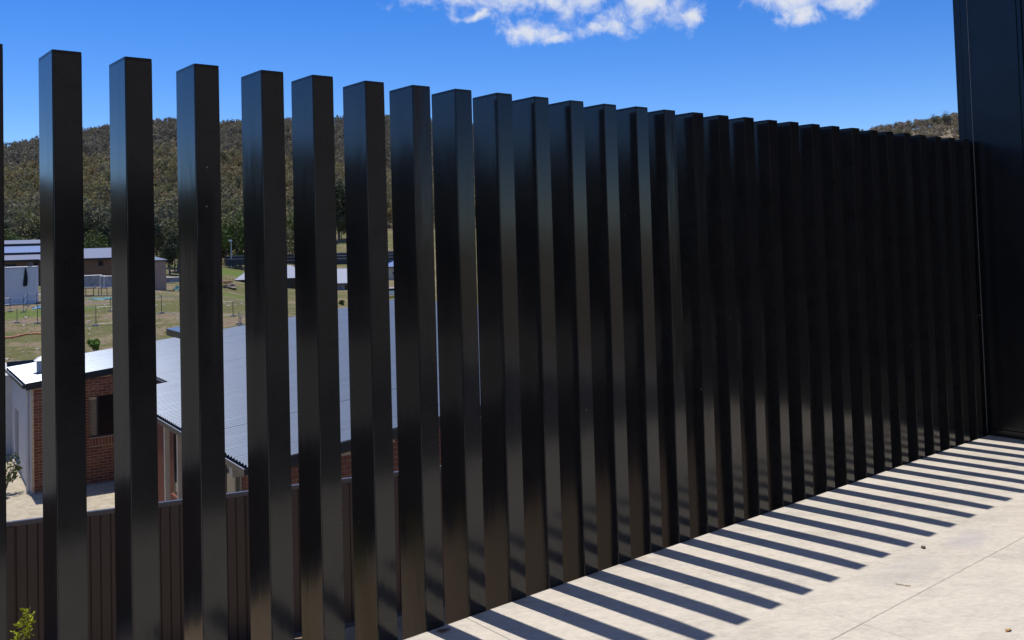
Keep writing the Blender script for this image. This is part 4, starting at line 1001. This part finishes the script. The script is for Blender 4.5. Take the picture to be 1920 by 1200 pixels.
lump('tarp_heap', 'teal tarp among timber offcuts before the pink brick shed', 'tarp', 334, 545, 18, 8, 'green_tarp', 3)
lump('rubble_heap', 'brown rubble heap behind orange barrier mesh', 'rubble', 430, 541, 26, 9, 'bark', 4)
lump('soil_heap', 'pale soil heap beside the white site hut', 'soil heap', 70, 553, 22, 4, 'pale_rock', 6)
for k, (px, py, l, lab) in enumerate(((70, 549, 14, 'pale timber board lying beside the white site hut'), (172, 541, 13, 'pale board lying at the foot of the grey cloth panel'), (303, 533, 12, 'pale board lying left of the teal tarp'), (318, 546, 18, 'longest pale board lying below the teal tarp'), (300, 540, 10, 'short pale board beside the teal tarp'))):
    P = gp(px, py); s = math.hypot(*(P - CAM)[:2])/FPX; L_ = LF(P, random.uniform(-.4, .4)); q = MB(); L_.box(q, -l*s/2, l*s/2, -.12, .12, -.03, .10); tag(q.build('timber_board', 'timber' if k % 2 else 'pale_rock', None, P), lab, 'board')
def barrier():
    P = gp(428, 533); s = math.hypot(*(P - CAM)[:2])/FPX; L_ = LF(P)
    r = thing('barrier_mesh', 'orange plastic barrier mesh strung between stakes around the rubble heap', 'barrier', P)
    g = random.Random(3)
    for i, a in enumerate((-9, -4, 2, 7)): q = MB(); q.tube(L_.p(a*s, 0, -.1), L_.p(a*s, 0, (9 + g.uniform(0, 6))*s), .03, n=5); q.build('stake', 'orange_plastic', r)
    q = MB()
    for k in range(5): q.tube(L_.p(-9*s, -.02, (1 + 1.2*k)*s), L_.p(7*s, -.02, (1.3 + 1.1*k)*s), .035, n=4)
    for k in range(14): q.tube(L_.p((-9 + 1.2*k)*s, -.02, .5*s), L_.p((-9 + 1.2*k)*s, -.02, 6*s), .02, n=4)
    q.build('mesh', 'orange_plastic', r)
barrier()
# wire fence with stakes on concrete feet
def wire_fence(nm, lab, posts, hpx, wires):
    Ps = [gp(x, y) for x, y in posts]; r = thing(nm, lab, 'fence', Ps[0]); tops = []
    for P, h in zip(Ps, hpx):
        s = math.hypot(*(P - CAM)[:2])/FPX; t = (P[0], P[1], P[2] + h*s); tops.append((P, h*s))
        q = MB(); q.tube((P[0], P[1], P[2] - .1), t, .024, .02, 6); q.build('stake', 'steel_dark', r)
        q = MB(); q.box(P[0] - .20, P[0] + .20, P[1] - .10, P[1] + .10, P[2] - .05, P[2] + .10); q.build('foot', 'pale_rock', r, bevel=.03)
    for fz in wires:
        q = MB()
        for (A, ha), (B, hb) in zip(tops[:-1], tops[1:]): q.tube((A[0], A[1], A[2] + ha*fz), (B[0], B[1], B[2] + hb*fz), .014, n=4)
        q.build('wire', 'galvanised', r)
wire_fence('wire_fence', 'long wire fence on thin dark stakes with concrete feet crossing the dry field', [(-20, 606), (32, 606), (70.5, 607.5), (125, 610), (180, 612), (240, 606), (303, 589), (370, 594), (437, 594), (500, 588)], [22, 24, 30, 32, 34, 33, 32, 30, 28, 26], (0.93, 0.08))
wire_fence('wire_fence', 'shorter wire fence on dark stakes crossing the green grass by the site hut', [(-10, 588), (19, 585), (44, 586), (51, 574), (69, 577), (130, 582), (207, 584)], [24, 26, 27, 24, 26, 26, 25], (0.9, 0.5))
wire_fence('wire_fence', 'pair of linked short stakes standing just behind the pale roof', [(448.5, 609), (451.8, 611), (490, 608)], [22, 18, 20], (0.85,))
def pole(nm, lab, px, pyb, pyt):
    P = gp(px, pyb); D = math.hypot(*(P - CAM)[:2]); s = D/FPX; H = (pyb - pyt)*s; L_ = LF(P); r = thing(nm, lab, 'pole', P)
    q = MB(); q.tube(L_.p(0, 0, -.2), L_.p(0, 0, H), .15, .10, 8); q.build('mast', 'galvanised', r)
    q = MB(); L_.box(q, -.5, .25, -.15, .15, H + .01, H + .35); q.build('lamp_head', 'white_metal', r)
pole('light_pole', 'slim grey light pole with a white lamp head before the dark trees', 434, 503, 455)
P = gp(328, 513); s = math.hypot(*(P - CAM)[:2])/FPX; q = MB(); q.tube((P[0], P[1], P[2] - .1), (P[0], P[1], P[2] + 20*s), .12, .10, 7); q.tube((P[0], P[1], P[2] + 16*s), (P[0] + .5, P[1], P[2] + 16.6*s), .05, .04, 5); tag(q.build('timber_post', 'steel_dark', None, P), 'single dark upright post right of the pink brick shed', 'post')
def sock():
    pts = [gp(x, y) for x, y in ((8, 636), (23, 635.5), (36, 632.5), (48, 629.5), (62, 628), (82, 627))]; r = MB()
    for A, B in zip(pts[:-1], pts[1:]): r.tube((A[0], A[1], A[2] + .05), (B[0], B[1], B[2] + .04), .065, .065, 8)
    tag(r.build('orange_pipe', 'orange_plastic', None, pts[0], smooth=False), 'long orange pipe lying across the dry field', 'pipe')
sock()
# parked vehicles
def car(px, py, wpx, mat, lab, turn):
    P = gp(px, py); L_ = LF(P, turn); r = thing('parked_car', lab, 'car', P)
    prof = [(-2.1, .35), (-2.12, .75), (-1.9, .95), (-1.2, 1.0), (-.75, 1.42), (.75, 1.45), (1.4, 1.02), (2.05, .9), (2.12, .6), (2.1, .35)]
    V = [L_.p(a, b, z) for b in (-.85, .85) for (a, z) in prof]; n = len(prof)
    MB().add(V, [(k, (k + 1) % n, n + (k + 1) % n, n + k) for k in range(n)] + [tuple(range(n - 1, -1, -1)), tuple(range(n, 2*n))]).build('body', mat, r)
    for b in (-.862, .852):
        q = MB(); q.add([L_.p(a, b + o, z) for o in (0, .01) for (a, z) in ((-1.0, 1.02), (1.15, 1.04), (.7, 1.38), (-.7, 1.36))], [(3, 2, 1, 0), (4, 5, 6, 7), (0, 1, 5, 4), (1, 2, 6, 5), (2, 3, 7, 6), (3, 0, 4, 7)]); q.build('side_window', 'window_glass', r)
    for a in (-1.3, 1.3):
        for b in (-.87, .67):
            q = MB(); q.tube(L_.p(a, b, .32), L_.p(a, b + .2, .32), .32, n=14); w = q.build('wheel', 'rubber', r); q = MB(); q.tube(L_.p(a, b - .004, .32), L_.p(a, b + .204, .32), .19, n=10); q.build('rim', 'galvanised', w)
    q = MB(); L_.box(q, 2.085, 2.13, -.7, -.4, .62, .76); q.build('headlight', 'white_metal', r); q = MB(); L_.box(q, 2.085, 2.13, .4, .7, .62, .76); q.build('headlight', 'white_metal', r)
car(737, 557, 30, 'car_white', 'white car parked beside the green verge in the valley', .1)
car(738, 500, 20, 'car_blue', 'blue car parked above the cream walled house', 0.0)

# ------------------------------------------------------------------ shrubs
def shrub(nm, lab, loc, w, h, mat, n, size, seed, stems=5):
    r = thing(nm, lab, 'shrub', loc); g = random.Random(seed); q = MB()
    for k in range(stems):
        a = g.uniform(0, 6.28); q.tube((loc[0], loc[1], loc[2] - .03), (loc[0] + math.cos(a)*w*.3, loc[1] + math.sin(a)*w*.3, loc[2] + h*.75), .012*h + .004, .004, 5)
    q.build('stem', 'bark', r)
    Q = leaf_cards(n, (w/2, w/2, h*.5), size, seed, 12); Q[:, :, 2] += h*.55; link('foliage', card_mesh('foliage', Q, mat), r)
P = gp(177, 662); D = math.hypot(*(P - CAM)[:2]); s = D/FPX; shrub('leafy_shrub', 'bright green leafy shrub standing just behind the white roof', P, 24*s, 27*s, 'shrub_bright', 420, .085, 21)
P = gp(641, 573); s = math.hypot(*(P - CAM)[:2])/FPX; shrub('leafy_shrub', 'small green shrub on bare soil before the pale rendered house', P, 12*s, 10*s, 'tree_green', 160, .16, 22)
P = at_z(24, 945, HG); shrub('garden_bush', 'dark green bush against the white rendered wall', (P[0], P[1] + 1.2, HG), 1.0, 1.15, 'tree_green', 420, .05, 23)
a = h3(1.75, 4.2, HG); shrub('garden_bush', 'green bush seen under the cream beam of the verandah', h3(0.9, 2.75, HG), .5, 2.4, 'shrub_bright', 380, .05, 24)
def conifer():
    # young golden conifer in the yard just outside the batten fence
    top = at_plane(57, 1143, (0, 1.9, 0), np.array([0., 1, 0])); base = np.array([top[0] - .30, top[1] + .05, -3.0])
    r = thing('golden_conifer', 'yellow green young conifer poking up beside the batten fence', 'shrub', base); g = np.random.default_rng(8)
    q = MB(); H = top[2] - base[2]; n = 26; axis = []
    for k in range(n + 1):
        t = k/n; axis.append(base + np.array([.30*t**3.0, -.05*t, H*t]))
    for k in range(n): q.tube(axis[k], axis[k + 1], .022*(1 - k/n) + .003, .022*(1 - (k + 1)/n) + .003, 6, False)
    q.build('stem', 'bark', r)
    Qs = []
    for k in range(230):
        t = 1 - abs(g.normal())*.30
        if t < .12: continue
        i = min(n - 1, int(t*n)); c = axis[i] + (axis[i + 1] - axis[i])*(t*n - i); L0 = .035 + .36*(1 - t)**.95
        a = g.uniform(0, 6.28); d = np.array([math.cos(a), math.sin(a), .55]); d /= np.linalg.norm(d)
        m_ = 7 + int(L0*30)
        for j in range(m_):
            p = c + d*L0*(j + 1)/m_*g.uniform(.7, 1.0); e = d + .9*g.normal(size=3); e /= np.linalg.norm(e); nn = np.cross(e, g.normal(size=3)); nn /= np.linalg.norm(nn)
            ll = .020*g.uniform(.7, 1.4); Qs.append([p, p + e*ll*.5 + nn*.0045, p + e*ll, p + e*ll*.5 - nn*.0045])
    link('foliage', card_mesh('foliage', np.array(Qs) - np.array(base), 'conifer_gold'), r)
conifer()

# ------------------------------------------------------------------ loose stones and grass in the field (uncountable)
def stones():
    g = np.random.default_rng(31); V = []; Fc = []
    tpl = np.array([(1, 0, 0), (0, 1, 0), (-1, 0, 0), (0, -1, 0), (0, 0, .8), (.6, .6, .35), (-.6, .6, .4), (-.6, -.6, .3), (.6, -.6, .4)])
    for k in range(1500):
        az = g.uniform(.12, .62); D = 36 + 80*g.uniform(0, 1)**1.4; s = .04 + .16*g.uniform(0, 1)**4
        c = np.array([CAM[0] + D*math.sin(az), CAM[1] + D*math.cos(az), float(zground(az, D))]); o = len(V)
        V += (c + tpl*s*g.uniform(.7, 1.3, (9, 3))).tolist()
        Fc += [(o + a, o + b, o + 4) for a, b in ((0, 5), (5, 1), (1, 6), (6, 2), (2, 7), (7, 3), (3, 8), (8, 0))]
    me = bpy.data.meshes.new('field_stones'); me.from_pydata(V, [], Fc); me.update(); me.materials.append(MAT['pale_rock'])
    o = link('field_stones', me); o['kind'] = 'stuff'; tag(o, 'pale loose stones scattered over the dry field', 'stones')
stones()
def tufts():
    g = np.random.default_rng(33); Qs = []; Ts = []
    pal = np.array([(.30, .25, .13), (.22, .20, .09), (.14, .16, .055), (.27, .21, .13)])
    for k in range(14000):
        az = g.uniform(.12, .64); D = 33 + 70*g.uniform(0, 1)**1.2; s = g.uniform(.02, .07)
        c = np.array([CAM[0] + D*math.sin(az), CAM[1] + D*math.cos(az), float(zground(az, D)) - .02]); t = pal[g.integers(0, 4)]
        for j in range(3):
            a = g.uniform(0, 6.28); e = np.array([math.cos(a), math.sin(a), 0]); l = np.array([g.normal()*.4, g.normal()*.4, 1])*s
            Qs.append([c - e*s*.3, c + e*s*.3, c + l + e*s*.15, c + l - e*s*.15]); Ts.append(t)
    me = card_mesh('grass_tufts', np.array(Qs), 'forest_leaf'); at = me.attributes.new('tint', 'FLOAT_COLOR', 'FACE')
    at.data.foreach_set('color', np.concatenate([np.array(Ts), np.ones((len(Ts), 1))], 1).astype(np.float32).reshape(-1))
    o = link('grass_tufts', me); o['kind'] = 'stuff'; tag(o, 'dry and green grass tufts across the field', 'grass')
tufts()

# ------------------------------------------------------------------ litter on the tiles
def litter():
    P = at_z(1731, 1028, 0); g = np.random.default_rng(2)
    bm = bmesh.new(); bmesh.ops.create_icosphere(bm, subdivisions=2, radius=0.011)
    for v in bm.verts: v.co *= 1 + .2*g.normal(); v.co.z *= .65; v.co.z += .006
    me = bpy.data.meshes.new('pebble'); bm.to_mesh(me); bm.free(); me.materials.append(MAT['pebble_stone'])
    tag(link('pebble', me, None, P), 'tiny dark pebble lying on the pale tiles near the shadow tips', 'pebble')
    pts = [at_z(x, y, 0.004) for x, y in ((1679, 1094), (1685, 1095.5), (1690, 1096), (1697, 1097.5), (1708, 1098.5))]; q = MB()
    for A, B in zip(pts[:-1], pts[1:]): q.tube(A, B, .0022, .0016, 5)
    tag(q.build('twig', 'twig_bark', None, pts[0]), 'thin dry twig lying on the pale tiles', 'twig')
    P = at_z(1891, 1182, 0); V = []; Fc = []
    for k in range(7):
        t = k/6; w = .011*math.sin(math.pi*min(1, t + .05)); V += [(P[0] - .025 + .05*t, P[1] - w, .003 + .004*math.sin(t*5)), (P[0] - .025 + .05*t, P[1], .001 + .003*math.sin(t*4)), (P[0] - .025 + .05*t, P[1] + w, .004 + .003*math.cos(t*4))]
    for k in range(6):
        o = 3*k; Fc += [(o, o + 3, o + 4, o + 1), (o + 1, o + 4, o + 5, o + 2)]
    tag(MB().add(V, Fc).build('dry_leaf', 'dry_leaf', None, P), 'curled orange brown leaf lying on the pale tiles', 'leaf')
litter()
